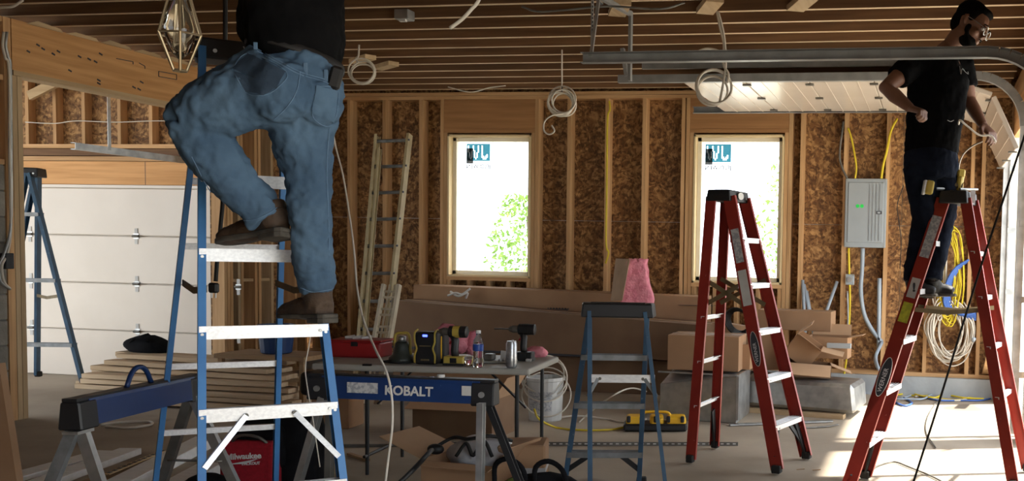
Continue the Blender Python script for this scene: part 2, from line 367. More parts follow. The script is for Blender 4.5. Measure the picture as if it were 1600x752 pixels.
# sheathing around the windows: strips of panel
YS = YW+D_
edges = [XL-.2, wins[0][0], wins[0][1], wins[1][0], wins[1][1], XR+.14]
def sheath(x0, x1, z0, z1, par=wb, y=YS):
    MB().bb(x0+.002, x1-.002, y, y+.012, z0+.002, z1-.002).build('sheathing_panel', 'osb', par)
def sheath_run(x0, x1, z0, z1):
    x = x0
    while x < x1-.01:
        x2 = min(x+1.22, x1); z = z0
        for zz in (1.74, z1):
            if zz > z+.01: sheath(x, x2, z, min(zz, z1)); z = min(zz, z1)
        x = x2
sheath_run(edges[0], edges[1], .0, CZ+.3); sheath_run(edges[2], edges[3], 0, CZ+.3); sheath_run(edges[4], edges[5], 0, CZ+.3)
for (xa, xb) in wins: sheath(xa, xb, 0, WB-.01); sheath(xa, xb, WT+.01, CZ+.3)
def light_seal(x0, x1, z0, z1): MB().bb(x0, x1, YS+.0125, YS+.016, z0, z1).build('wall_light_seal', 'housewrap', wb)  # unseen backing layer, added to stop light leaking through the panel joints
light_seal(XL-.3, wins[0][0], -.1, CZ+.3); light_seal(wins[0][1], wins[1][0], -.1, CZ+.3); light_seal(wins[1][1], XR+.14, -.1, CZ+.3)
for (xa, xb) in wins: light_seal(xa, xb, -.1, WB); light_seal(xa, xb, WT, CZ+.3)
# windows
for k, (xa, xb) in enumerate(wins):
    wn = sempty('window_%d' % (k+1), ((xa+xb)/2, YW+.06, WB))
    y0, y1 = YW-.006, YW+.155
    f = MB()
    f.bb(xa, xa+.022, y0, y1, WB, WT).bb(xb-.022, xb, y0, y1, WB, WT).bb(xa, xb, y0, y1, WB, WB+.022).bb(xa, xb, y0, y1, WT-.022, WT)
    f.build('jamb', 'jamb_wood', wn, bev=.002)
    f = MB(); a, b_, c, d = xa+.022, xb-.022, WB+.022, WT-.022; t = .045
    f.bb(a, a+t, YW+.08, YW+.15, c, d).bb(b_-t, b_, YW+.08, YW+.15, c, d).bb(a, b_, YW+.08, YW+.15, c, c+t).bb(a, b_, YW+.08, YW+.15, d-t, d)
    f.build('sash', 'vinyl', wn, bev=.004)
    MB().bb(a+t, b_-t, YW+.112, YW+.118, c+t, d-t).build('pane', 'glass', wn)
    # film sticker with mirrored lettering, stuck to the outside of the glass
    z2 = d-t-.02; xs_ = a+t+ (.10 if k == 0 else .03); ys = YW+.1205
    art = ['...................', '.X...X...X..X......', '.X...X...X..X......', '.X...X...X..X......', '.X..X.X..X..X......', '..X.X.X.X...X......', '..X.X.X.X...X...X..', '..X.X.X.X...XX.XX..', '...X...X.....XXX...', '...................']
    st = MB()
    for r_ in range(10):
        c_ = 0
        while c_ < 19:
            if art[r_][c_] == 'X': c_ += 1; continue
            e_ = c_
            while e_ < 19 and art[r_][e_] != 'X': e_ += 1
            st.bb(xs_+.0147*c_, xs_+.0147*e_, ys, ys+.0006, z2-.019*(r_+1), z2-.019*r_); c_ = e_
    st = st.build('film_sticker', 'cyan_film', wn)
    text('JELD-WEN', .062, V((xs_+.285, ys-.0015, z2-.27)), V((-1, 0, 0)), V((0, 0, 1)), 'grey_film', wn, bold=.001)
    MB().bb(xs_+.0, xs_+.08, ys-.003, ys-.002, z2-.22, z2-.05).build('paper_label', 'grey_film', wn)
# ---- left wall of the main room (x = XL): stub from the garage-door wing to the back corner, the beam, the post
wl = sempty('wall_left', (XL, 8.9, 0))
def studx(y, z0, z1, par=wl, x=XL, w_=.038, dep=.14, m='stud_z', nm='stud'):
    return MB().bb(x-dep, x, y-w_/2, y+w_/2, z0, z1).build(nm, m, par)
for y in (8.90, 8.945, 8.99, 9.10, 9.145, 9.36, 9.42, 9.62, 10.02, 10.2): studx(y, .04, 2.70, m='board_z' if y in (9.1, 9.62) else 'stud_z')
MB().bb(XL-.14, XL, 8.88, YW, 0, .038).build('bottom_plate', 'stud_y', wl)
MB().bb(XL-.14, XL, 8.88, YW, 2.70, 2.74).build('top_plate', 'stud_y', wl)
MB().bb(XL-.155, XL-.142, 8.88, YW, .0, CZ).build('sheathing_panel', 'osb', wl)
MB().bb(XL-.1, XL-.02, 9.0, 9.6, 1.02, 1.05).build('shelf_board', 'board_y', wl)
MB().bb(XL-.14, XL, 6.58, YW, 2.71, 3.10).build('beam', 'lvl_y', wl)
MB().bb(XL-.15, XL+.01, 6.58, YW, 2.672, 2.71).build('beam_plate', 'board_y', wl)
for i in range(9):                                     # rough stubs of sheathing above the beam
    y0 = 6.7+i*.35
    MB().prism([(XL+.003, y0, 3.09), (XL+.003, y0+.33, 3.09), (XL+.003, y0+.30, 3.115), (XL+.003, y0+.1, 3.13-.01*(i % 2))], (.012, 0, 0)).build('splinter', 'board_y', wl)
MB().bb(XL-.14, XL, 6.575, 6.615, 0, 2.67).build('post', 'board_z', wl)
MB().bb(XL-.14, XL+.0, 6.62, 6.66, 0, 2.67).build('post', 'board_z', wl)
MB().bb(XL-.10, XL, 6.51, 6.57, 0, 3.1).build('post', 'stud_z', wl)
for (y, z0) in ((6.40, 2.02), (6.05, 2.02), (5.65, 2.02), (5.25, 2.02)): studx(y, z0, 3.06)
MB().bb(XL-.14, XL, 3, 6.5, 1.98, 2.02).build('bottom_plate', 'stud_y', wl)
MB().bb(XL-.14, XL, 3, 6.5, 2.62, 2.66).build('fire_block', 'stud_y', wl)
MB().bb(XL-.14, XL, 3, 6.5, 3.06, 3.10).build('top_plate', 'stud_y', wl)
MB().bb(XL-.155, XL-.142, 3, 6.5, 1.98, CZ).build('sheathing_panel', 'osb', wl)
MB().bb(XL-.195, XL-.012, 3, 6.5, 0, 1.98).build('mortar', 'mortar', wl)
for r in range(10):
    for c in range(-1, 10):
        y0 = 6.5-(c+.5*(r % 2))*.4; y1 = y0-.39
        y0 = min(y0, 6.5)
        if y0-y1 > .05 and y1 > 2.9: MB().bb(XL-.2, XL, y1, y0, r*.198+.003, r*.198+.19).build('block', 'block', wl, bev=.004)
# receptacle and wires on the post at the far left
p = AX(10, 408, XL+.02); b = MB().box(p, (.07, .07, .12)).build('outlet_box', 'black_plastic', wl, bev=.004)
stm = MB()                                             # inked grade stamps and layout marks on the beam
for (px, py, w_, h_) in ((262, 118, 28, 9), (195, 96, 26, 5), (222, 103, 9, 5)):
    q = [AX(px-w_/2, py-h_/2-2, XL+.002), AX(px+w_/2, py-h_/2+3, XL+.002), AX(px+w_/2, py+h_/2+2, XL+.002), AX(px-w_/2, py+h_/2-3, XL+.002)]
    for k in range(4 if w_ > 20 and h_ > 6 else 2): stm.bar(q[k], q[(k+1) % 4], .004, .006)
for (px, py) in ((45, 80), (60, 70), (68, 76), (84, 84), (92, 80), (125, 88), (140, 92), (150, 96), (155, 125), (155, 130), (110, 110), (210, 136), (218, 139), (158, 84), (222, 128)):
    stm.bar(AX(px-3, py-1, XL+.002), AX(px+2, py+2, XL+.002), .004, .012)
stm.build('ink_marks', 'ink', wl, kind='stuff')
# ---- garage-door wing beyond the beam
ww = sempty('wall_wing', (-9, YD, 0))
DT = 1.955; x0, x1 = -11.8, XL-.15
MB().bb(x0, x1, YD, YD+.09, DT+.035, DT+.27).build('door_header', 'lvl_x', ww)
xj = AY(227, 268, YD).x
MB().bb(xj-.003, xj+.003, YD-.001, YD+.02, DT+.035, DT+.27).build('header_joint', 'ink', ww)
MB().bb(x0, x1, YD-.01, YD+.09, DT+.275, DT+.32).build('header_plate', 'stud_x', ww)
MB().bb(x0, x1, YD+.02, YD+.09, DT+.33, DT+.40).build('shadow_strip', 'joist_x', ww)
MB().bb(x0, x1, YD-.01, YD+.09, DT+.405, DT+.445).build('bottom_plate', 'stud_x', ww)
for px in (42, 85, 130, 186, 235, 284, 332): 
    stud(AY(px, 190, YD).x, DT+.447, CZ, par=ww, y=YD, dep=.09)
for i in range(4): sheath(x0+i*1.22, min(x0+(i+1)*1.22, x1), DT+.0, CZ+.3, par=ww, y=YD+.09)
MB().bb(x0, x1, YD-.012, YD+.02, DT, DT+.03).build('door_stop', 'white_door', ww)
a = AY(46, 150, YD-.12); bq = AY(80, 128, YD-.12)
MB().bar(a, bq+V((.2, 0, .05)), .04, .09).build('roof_brace', 'board_x', ww)
MB().bb(-12, -11.8, 8.2, YD+.1, 0, CZ+.3).build('wing_side', 'osb', ww)
cable('staple_wire', [AY(40, 191, YD-.01), AY(85, 193, YD-.01), AY(120, 189, YD-.01), AY(180, 191, YD-.01), AY(240, 189, YD-.01), AY(280, 190, YD-.01)], .006, 'romex_white', parent=ww)
dl = sempty('door_1', (-9.2, YD, 0))
MB().bb(-11.8, XL-.15, YD+.046, YD+.06, -.1, DT+.03).build('door_light_seal', 'white_door', dl)  # unseen sheet behind the door, added against light leaks between its sections
MB().bb(-12, XL-.1, YD+.103, YD+.108, DT-.1, CZ+.3).build('wall_light_seal', 'housewrap', ww)  # same added backing, keeping light out above the wing door
SH = DT/4
for i in range(4):
    MB().bb(-11.7, XL-.16, YD+.0, YD+.045, i*SH+.003, (i+1)*SH-.003).build('door_section', 'white_door', dl, bev=.008)
for i in range(1, 4):
    for px in (47, 213, 372):
        c = AY(px, 380, YD-.004); c.z = i*SH
        h = MB().box(c, (.06, .006, .055)).build('hinge', 'galv', dl)
        MB().box(c+V((0, 0, .045)), (.035, .005, .07)).box(c-V((0, 0, .045)), (.035, .005, .07)).build('hinge_leaf', 'sticker', h)
        MB().tube([c+V((-.035, -.01, .0)), c+V((.035, -.01, 0))], .014, 8).build('hinge_pin', 'galv_dark', h)
# wing door track
t = thing('door_track', 'steel door track hanging level below the left header beam', 'track', AY(200, 235, YD-.35))
a = AY(118, 228, YD-1.4); b = AY(290, 243, YD-.1); b.z = a.z
MB().channel(a, b, V((0, 0, 1)), V((0, -1, 0)), .06, .05, .004).build('rail', 'galv', t)
p = a+(b-a)*.28; MB().bar(p, V((p.x, p.y, CZ-.01)), .035, .004, V((1, 0, 0))).build('hanger', 'galv', t)
MB().bar(V((p.x, p.y, CZ-.35)), V((p.x+.12, p.y+.05, CZ-.02)), .03, .004, V((1, 0, 0))).build('hanger_brace', 'galv', t)
# ---- right wall with two door openings
wr = sempty('wall_right', (XR, 8, 0))
OH = 2.60
for y in (10.06, 10.1, 10.2): MB().bb(XR, XR+.1, y-.019, y+.019, .12, CZ).build('stud', 'stud_z', wr)
MB().bb(XR+.1, XR+.115, 10.04, YW+.16, 0, CZ+.3).build('sheathing_panel', 'osb', wr)
PA, PB = 7.72, 8.05
for y in (PA+.02, PA+.06, (PA+PB)/2, PB-.06, PB-.02): MB().bb(XR, XR+.1, y-.019, y+.019, .0, OH).build('stud', 'stud_z', wr)
MB().bb(XR+.1, XR+.118, PA, PB, 0, OH+.5).build('sheathing_panel', 'osb', wr)
pw = MB().bb(XR-.004, XR-.001, PA-.004, PB, 0, OH).bb(XR-.004, XR+.12, PA-.006, PA-.003, 0, OH).build('housewrap', 'housewrap', wr)
text('H', .20, V((XR-.006, PB-.16, .62)), V((0, -1, 0)), V((0, 0, 1)), 'wrap_blue', pw, bold=.008)
text('HW', .2, V((XR-.006, PB-.10, .95)), V((0, -1, 0)), V((0, 0, 1)), 'wrap_blue', pw, bold=.008)
MB().bb(XR, XR+.09, -3, 10.1, OH, OH+.30).build('door_header', 'lvl_y', wr)
MB().bb(XR, XR+.09, -3, 10.1, OH+.30, CZ).build('header_plate', 'stud_y', wr)
MB().bb(XR+.09, XR+.11, -3, 10.4, OH, CZ+.3).build('sheathing_panel', 'osb', wr)
MB().bb(XR, XR+.1, -3, -.6, 0, OH).build('near_pier', 'osb', wr)
for y in (3.0, 3.04, 6.12, 6.16): MB().bb(XR, XR+.1, y-.019, y+.019, 0, OH).build('stud', 'stud_z', wr)
for i in range(5): MB().bb(XR+.06, XR+.1, 3.06, 6.10, i*.52+.002, (i+1)*.52-.002).build('sun_block_section', 'white_door', wr, bev=.006)  # unseen closed door, added to keep sun from the near opening
MB().bb(XR-.02, XR+.12, 10.0, 10.035, 0, OH).build('door_jamb', 'vinyl', wr)
# ---- overhead door on its tracks
ZT = 2.85
dr = sempty('door_2', (-1, 9, ZT))
YA, YB = 8.17, 9.93
def dsec(xa, za, xb, zb):
    p = [V((xa, YA+.03, za)), V((xb, YA+.03, zb)), V((xb, YB, zb)), V((xa, YB, za))]
    n = (p[1]-p[0]).cross(p[3]-p[0]).normalized()
    s_ = MB().prism([q+n*.0 for q in p], n*.04).build('door_section', 'white_door', dr, bev=.006)
    d = (p[1]-p[0])
    for f in (.25, .5, .75):                         # pressed ribs
        c0 = p[0]+d*f; MB().bar(c0-n*.002, c0+(p[3]-p[0])-n*.002, .010, .006, n).build('rib', 'white_door', s_)
    for f in (.08, .5, .92):
        c0 = p[1]+(p[2]-p[1])*f
        MB().box(c0-n*.008, (.07, .045, .012)).build('hinge', 'galv_dark', s_)
xx = -2.12
for i in range(4): dsec(xx, ZT, xx+.53, ZT); xx += .535
# bottom section coming round the bend
dsec(xx, ZT-.0, xx+.40, ZT-.14); dsec(xx+.402, ZT-.145, xx+.60, ZT-.56)
def track(y, label, inward, ln=-2.66, ZT=ZT):
    t = thing('overhead_track', label, 'track', (-1, y, ZT), 'horizontal steel tracks of the right garage doors')
    zt_ = ZT+.02
    MB().channel((ln, y, zt_), (XR-.46, y, zt_), V((0, 0, 1)), V((0, inward, 0)), .065, .055, .004).build('rail', 'track_steel', t)
    arc = MB(); n = 10; R = .40; pts = [V((XR-.46+R*math.sin(a), y, zt_-R+R*math.cos(a))) for a in [math.pi/2*i/n for i in range(n+1)]]
    for i in range(n): arc.channel(pts[i], pts[i+1], (pts[i+1]-pts[i]).cross(V((0, 1, 0))), V((0, inward, 0)), .065, .055, .004)
    arc.build('curved_rail', 'track_steel', t)
    MB().channel((XR-.06, y, zt_-R), (XR-.06, y, .02), V((1, 0, 0)), V((0, inward, 0)), .06, .05, .004).build('vertical_rail', 'galv', t)
    for z in (.5, 1.1, 1.7, 2.3): MB().box((XR-.01, y-inward*.01, z), (.12, .012, .05)).build('wall_clip', 'galv', t)
    return t
ZN = 2.60; YN = 6.02
t1 = track(YN, 'nearest overhead steel track, its free end hanging from a perforated strap', -1, -2.2, ZN)
h = MB().bar((-2.15, YN+.02, ZN+.03), (-2.15, YN+.02, 3.02), .045, .004, V((1, 0, 0))).build('hanger', 'galv', t1)
MB().bar((-2.15, YN+.0, ZN+.03), (-2.11, YN+.03, 3.02), .014, .02, V((1, 0, 0))).build('hanger_lip', 'galv', t1)
MB().bar((-2.25, YN-.1, CZ-.01), (-2.10, YN+.06, 2.97), .03, .006).build('cross_brace', 'track_steel', t1)
MB().bar((-2.12, YN+.04, 3.02), (-2.16, YN+.85, CZ-.02), .03, .03).build('cross_brace', 'track_steel', t1)
for i in range(15): MB().box((-2.15, YN+.016, ZN+.06+i*.024), (.012, .006, .012)).build('slot', 'black_plastic', h)
MB().bar((-2.16, YN+.85, 2.63), (-2.16, YN+.85, CZ), .045, .02, V((1, 0, 0))).build('rear_hanger', 'track_steel', t1)
t2 = track(8.12, 'second overhead steel track, along the near edge of the raised white door', 1)
MB().bar((-2.58, 8.12, ZT+.04), (-2.62, 8.12, CZ), .05, .03, V((1, 0, 0))).build('hanger', 'track_steel', t2)
t3 = track(9.97, 'farthest overhead steel track, in front of the right window header', -1, -2.45)
for x in (-2.3,): MB().bar((x, 9.99, ZT+.04), (x, 9.99, CZ), .03, .01, V((1, 0, 0))).build('hanger', 'galv', t3)
for x in (-1.72, -1.18, -.64): 
    b = MB().box((x, 9.93, ZT+.03), (.04, .06, .05)).build('roller', 'galv', t3)
# torsion strut seen below the near track
o = MB().bar((-2.5, 8.3, ZT+.16), (.2, 8.3, ZT+.16), .03, .06).build('door_strut', 'track_steel', dr)
wf = sempty('wall_front', (-3, -3, 0))
MB().bb(-7.2, XR+.1, -3.1, -3, 0, CZ+.3).build('sheathing_panel', 'osb', wf)
MB().bb(XL-.15, XL, -3, 3.0, 0, CZ+.3).build('sheathing_panel', 'osb', wl)
# ---- outside: hedge of pale trees behind the windows, neighbour wall
def tree(x, y, h, r, label, seed):
    rnd = random.Random(seed); t = thing('tree', label, 'tree', (x, y, -.16), 'sunlit trees outside the windows')
    MB().tube([(x, y, -.2), (x+.1, y, h*.5), (x-.05, y+.1, h*.9)], [.09, .06, .02], 8).build('trunk', 'bark', t)
    m = MB()
    for i in range(1500):
        a = rnd.uniform(0, 6.28); q = rnd.random()**.5; z = rnd.uniform(.25, 1); rr = r*q*math.sin(math.pi*min(1, (z*.9)))**.6
        c = V((x+rr*math.cos(a), y+rr*math.sin(a), h*z)); d = V((rnd.uniform(-1, 1), rnd.uniform(-1, 1), rnd.uniform(-1, 1))).normalized()
        e = d.cross(V((rnd.uniform(-1, 1), .3, rnd.uniform(-1, 1)))).normalized(); s = rnd.uniform(.03, .07)
        m.add([c-d*s, c+e*s*.5, c+d*s, c-e*s*.5], [(0, 1, 2, 3)])
    o = m.build('foliage', 'leaf', t); o['kind'] = 'stuff'
tree(-6.6, 15.5, 2.3, .7, 'low bright leafy tree seen through the left window, toward its left', 1)
tree(-5.1, 16.2, 2.1, .8, 'low bright leafy tree seen through the left window, toward its right', 2)
tree(-1.9, 15.6, 3.2, .9, 'bright leafy tree seen through the right window', 3)
# ================================================================== STEPLADDERS
def stepladder(name, label, fl, fr, rl, rr, H, zs, rz=(), col='ladder_red', wt=.30, web=.085, rweb=.07, tf=.42, spread=None, tread='alu', capc='black_plastic',
               brace=True, fh=.032, cap=(.42, .17, .075), rrung='alu', treadd=.085, flange=.028, tc=None, metal_hw='khaki', spread_x=False):
    fl, fr, rl, rr = map(V, (fl, fr, rl, rr))
    cf, cr = (fl+fr)/2, (rl+rr)/2
    u = ((fr-fl).normalized()+(rr-rl).normalized()).normalized(); v = V((-u.y, u.x, 0))
    if v.dot(cr-cf) < 0: v = -v
    if tc is None: tc = cf.lerp(cr, tf)
    tc = V((tc.x, tc.y, H))
    t = thing(name, label, 'ladder', ((cf+cr)/2).xy.to_3d(), None)
    ht = H-cap[2]*.6
    def top(c, side, back): p = tc+u*(side*wt/2)+v*(.075 if back else -.06); p.z = ht; return p
    R = {('f', -1): (fl, top(tc, -1, 0)), ('f', 1): (fr, top(tc, 1, 0)), ('r', -1): (rl, top(tc, -.93, 1)), ('r', 1): (rr, top(tc, .93, 1))}
    def at(k, z): a, b = R[k]; f = z/b.z; return a.lerp(b, f)
    for (k, sd), (a, b) in R.items():
        ax = (b-a).normalized(); a = at((k, sd), .03)
        MB().channel(a, b, v, -u*sd, web if k == 'f' else rweb, flange if k == 'f' else .022, .005).build('front_rail' if k == 'f' else 'rear_rail', col, t)
        MB().box(a-V((0, 0, .0))+V((0, 0, .005)), (.05, .05, .05) if k == 'r' else (.06, .06, .05), Matrix((u, v, V((0, 0, 1)))).transposed()).build('foot', 'rubber', t, bev=.006)
    Rm = Matrix((u, v, V((0, 0, 1)))).transposed()
    for i, z in enumerate(zs):
        a, b = at(('f', -1), z), at(('f', 1), z); c = (a+b)/2; L = (b-a).length-.006; yy = (b-a).normalized(); Rs = Matrix((yy, V((-yy.y, yy.x, 0)), V((0, 0, 1)))).transposed()
        m = MB().box(c, (L, treadd, .004), Rs).box(c-v*(treadd/2)-V((0, 0, .014)), (L, .004, fh), Rs).box(c+v*(treadd/2)-V((0, 0, .014)), (L, .004, .032), Rs)
        for q in (-.3, -.1, .1, .3): m.box(c+v*(q*treadd)+V((0, 0, .003)), (L, .006, .003), Rs)
        s = m.build('step', tread, t)
        for e in (-1, 1): MB().tube([c+u*(e*(L/2-.03))-v*(treadd/2+.001)-V((0, 0, .014)), c+u*(e*(L/2-.03))-v*(treadd/2+.005)-V((0, 0, .014))], .006, 8).build('rivet', 'galv', s)
    for z in rz:
        a, b = at(('r', -1), z), at(('r', 1), z)
        MB().bar(a, b, .006, .028).bar(a-v*.012+V((0, 0, .013)), b-v*.012+V((0, 0, .013)), .024, .004).build('rear_rung', rrung, t)
    if brace:
        z0 = zs[0]
        for sd in (-1, 1):
            a = at(('f', sd), max(.10, z0-.20)) - u*(sd*.01); b = (at(('f', -1), z0)+at(('f', 1), z0))/2+u*(sd*.09)-V((0, 0, .02))
            MB().bar(a, b, .03, .012, v).build('brace', brace if isinstance(brace, str) else 'alu_dull', t)
    if spread:
        for sd in (-1, 1):
            a, b = at(('f', sd), spread)-u*(sd*.03), at(('r', sd), spread)-u*(sd*.03)
            if spread_x:
                mid = (a+b)/2; MB().bar(a+V((0, 0, .07)), b-V((0, 0, .10)), .005, .03).build('spreader', metal_hw, t); MB().bar(a-V((0, 0, .10)), b+V((0, 0, .07)), .005, .03).build('spreader', metal_hw, t)
            else:
                mid = (a+b)/2-V((0, 0, .02)); MB().bar(a, mid, .005, .028).build('spreader', metal_hw, t); MB().bar(mid, b, .005, .028).build('spreader', metal_hw, t)
    L, W, Hc = cap
    c = V((tc.x, tc.y, H-Hc/2)) + v*.008
    cp = MB(); x, y = L/2, W/2; poly = [(-x, -y), (x, -y), (x*.93, y), (-x*.93, y)]
    cp.add([c+u*a+v*b+V((0, 0, -Hc/2)) for a, b in poly]+[c+u*a*.95+v*b*.9+V((0, 0, Hc/2)) for a, b in poly], [(3, 2, 1, 0), (4, 5, 6, 7)]+[(i, (i+1) % 4, (i+1) % 4+4, i+4) for i in range(4)])
    cpo = cp.build('top_cap', capc, t, bev=.008, segs=2)
    MB().box(c+V((0, 0, Hc/2+.001)), (L*.7, W*.5, .004), Rm).build('tool_tray', 'rubber', cpo)
    for q in (-.3, .3): MB().tube([c+u*(L*q)-v*(W/2-.004)-V((0, 0, .01)), c+u*(L*q)-v*(W/2+.004)-V((0, 0, .01))], .008, 8).build('bolt', 'galv', cpo)
    return t, at, u, v, tc, cpo
def decal(t, at, k, z0, z1, out, wd, m, name='warning_label', side=None):
    a, b = at(k, z0)+out*.004, at(k, z1)+out*.004; return MB().bar(a, b, wd, .0015, out).build(name, m, t)
def oval(t, at, k, z, out, l, w, txt, name='maker_badge'):
    a, b = at(k, z-.1), at(k, z+.1); ax = (b-a).normalized(); out = (out-ax*out.dot(ax)).normalized(); s = out.cross(ax); c = at(k, z)+out*.0035
    def el(l, w, o): return [c+out*o+ax*(math.cos(q)*l)+s*(math.sin(q)*w) for q in [2*math.pi*i/20 for i in range(20)]]
    b0 = MB().prism(el(l, w, 0), out*.0015).build(name, 'ink', t)
    ring = el(l, w, .0016); MB().tube(ring+[ring[0]], .002, 5, cap=False).build('badge_rim', 'sticker', b0)
    sz = w*1.15
    text(txt, sz, c+out*.003-ax*(l*.78)-(out.cross(ax))*(w*.36), ax, out.cross(ax), 'white_ink', t, ext=.0005)
Z3 = [.295, .59, .885, 1.18, 1.475]
# --- red ladder in the middle of the room
t, at, u, v, tc, cp = stepladder('stepladder', 'red fibreglass stepladder standing empty in the middle, before the right window', G(1215, 742), G(1262, 719), G(1078, 725), G(1117, 702), 1.84,
    [.305, .61, .915, 1.22, 1.52], [.38, .68, .98], spread=1.17, spread_x=True, tc=D(1139, 300, 6.72), brace='black_plastic', cap=(.37, .18, .075))
near = -1 if at(('f', -1), .5).y < at(('f', 1), .5).y else 1
out = u*near
decal(t, at, ('f', near), 1.36, 1.58, out, .055, 'print_grey'); decal(t, at, ('f', near), 1.08, 1.31, out, .06, 'sticker')
oval(t, at, ('f', near), .80, out, .115, .028, 'WERNER')
c = tc-V((0, 0, .035))+v*(-.085)
ringp = [c-v*.004+u*(math.cos(q)*.05)+V((0, 0, math.sin(q)*.025)) for q in [2*math.pi*i/20 for i in range(20)]]
MB().prism(ringp, v*.003).build('cap_badge', 'sticker', cp)
for z, in ((.12,),):
    for k in (('f', -near), ('r', -near)): MB().bar(at(k, .02)+v*.0, at(k, .30)-u*(-near)*.07, .05, .012, v).build('brace', 'black_plastic', t)
# --- red ladder at the right, under the man
t, at, u, v, tc, cpr = stepladder('stepladder', 'red fibreglass stepladder that the man in dark jeans stands on', G(1320, 775), G(1350, 750), G(1584, 766), G(1606, 739), 1.84,
    [.305, .61, .915, 1.22, 1.52], [.55, .86, 1.17, 1.45], spread=1.10, tc=D(1496, 312, 6.35), brace='black_plastic', cap=(.40, .18, .08))
tcr, ur, vr, atr = tc, u, v, at
near = -1 if at(('f', -1), .5).y < at(('f', 1), .5).y else 1
out = u*near
decal(t, at, ('f', near), 1.42, 1.68, out, .06, 'print_grey'); decal(t, at, ('f', near), 1.17, 1.29, out, .055, 'sticker'); decal(t, at, ('f', near), 1.02, 1.14, out, .06, 'label_yellow')
text('!', .07, at(('f', near), 1.21)+out*.006, v, V((0, 0, 1)), 'ink', t, bold=.004)
oval(t, at, ('f', near), .69, out, .125, .033, 'WERNER')
MB().bar(at(('f', -near), .02), at(('f', -near), .26)-u*(-near)*.09, .05, .012, v).build('brace', 'black_plastic', t)
# --- big blue ladder under the man in blue jeans
def DZ(px, py, z):  # helper: point on plane z seen at the pixel
    return G(px, py, z)
fl0, fr0 = D(312, 752, 3.66), D(537, 742, 3.94)
flt, frt = D(323, 100, 3.95), D(452, 100, 4.15)
def foot(a, b): f = a.z/(b.z-a.z); return a+(a-b)*f
FL, FR = foot(fl0, flt), foot(fr0, frt)
rl0, rr0 = D(238, 752, 4.55), D(433, 752, 4.82); rlt, rrt = D(309, 60, 4.14), D(438, 60, 4.34)
RL, RR = foot(rl0, rlt), foot(rr0, rrt)
zst = [.19, .49, .785, 1.09, 1.385, 1.68, 1.97]
t, at, u, v, tc, cp = stepladder('stepladder', 'tall bright blue stepladder that the man in blue jeans stands on', FL, FR, RL, RR, 2.25, zst, [.55, .86, 1.40, 1.68], col='ladder_blue',
    spread=1.24, tc=D(385, 45, 4.15), brace=False, fh=.05, cap=(.40, .17, .085), web=.078, wt=.36, rrung='alu')
atb, ub, vb, tcb = at, u, v, tc
out = -v
c = (at(('f', -1), .785)+at(('f', 1), .785))/2-v*.045-V((0, 0, .02))
for sd in (-1, 1):
    MB().bar(at(('f', sd), .585)-v*.035-u*sd*.02, c+u*(sd*.085), .02, .028, v).build('brace', 'alu', t)
    MB().tube([c+u*(sd*.085)-v*.006, c+u*(sd*.085)-v*.014], .009, 10).build('bolt', 'galv_dark', t)
    for z in zst[1:6]: MB().tube([at(('f', sd), z-.02)-v*.039-u*(sd*.014), at(('f', sd), z-.02)-v*.042-u*(sd*.014)], .006, 8).build('rivet', 'galv', t)
text('WERNER', .045, tc-V((.0, 0, .055))-v*.088-u*.02, u, V((0, 0, 1)), 'print_grey', cp, ext=.0006)
# dark webbing rail edge: scuffs on the near rail
# --- small dark blue ladder right of the table (its back to us)
A, C2, B, D2 = G(878, 761), G(1002, 761), G(919, 793), G(1047, 793)
t, at, u, v, tc, cp = stepladder('stepladder', 'short scuffed blue stepladder with black cap, standing right of the folding table', A, C2, B, D2, 1.12, [.22, .52, .81], [], col='ladder_blue_old', wt=.36,
    web=.07, rweb=.06, tf=.55, tread='alu_dull', tc=D(966, 474, 5.72), brace='black_plastic', cap=(.44, .17, .08))
a, b = at(('r', -1), .70), at(('r', 1), .70)
f = MB().bar(a, b, .012, .045).build('rear_rung', 'alu', t)
for sd in (-1, 1): MB().bar(at(('r', sd), .60), (a+b)/2+(b-a).normalized()*(sd*.13), .02, .012, v).build('brace', 'alu_dull', t)
for sd in (-1, 1): MB().tube([(a+b)/2+(b-a)*(sd*.32)+v*.007, (a+b)/2+(b-a)*(sd*.32)+v*.012], .009, 8).build('bolt', 'galv_dark', t)
# --- blue ladder in the wing behind the post
A, C2 = G(-20, 606), G(133, 602); 
t, at, u, v, tc, cp = stepladder('stepladder', 'blue stepladder standing at far left in front of the white garage door', D(-28, 598, 8.75), D(133, 600, 8.75), D(-12, 590, 9.25), D(60, 590, 9.35), 2.05,
    [.38, .99, 1.62], [], col='ladder_blue_old', wt=.05, web=.06, tf=.5, tread='alu_dull', tc=D(50, 268, 8.9), brace=False, cap=(.17, .17, .08), spread=.83)
t.location += V((0, 0, 0))
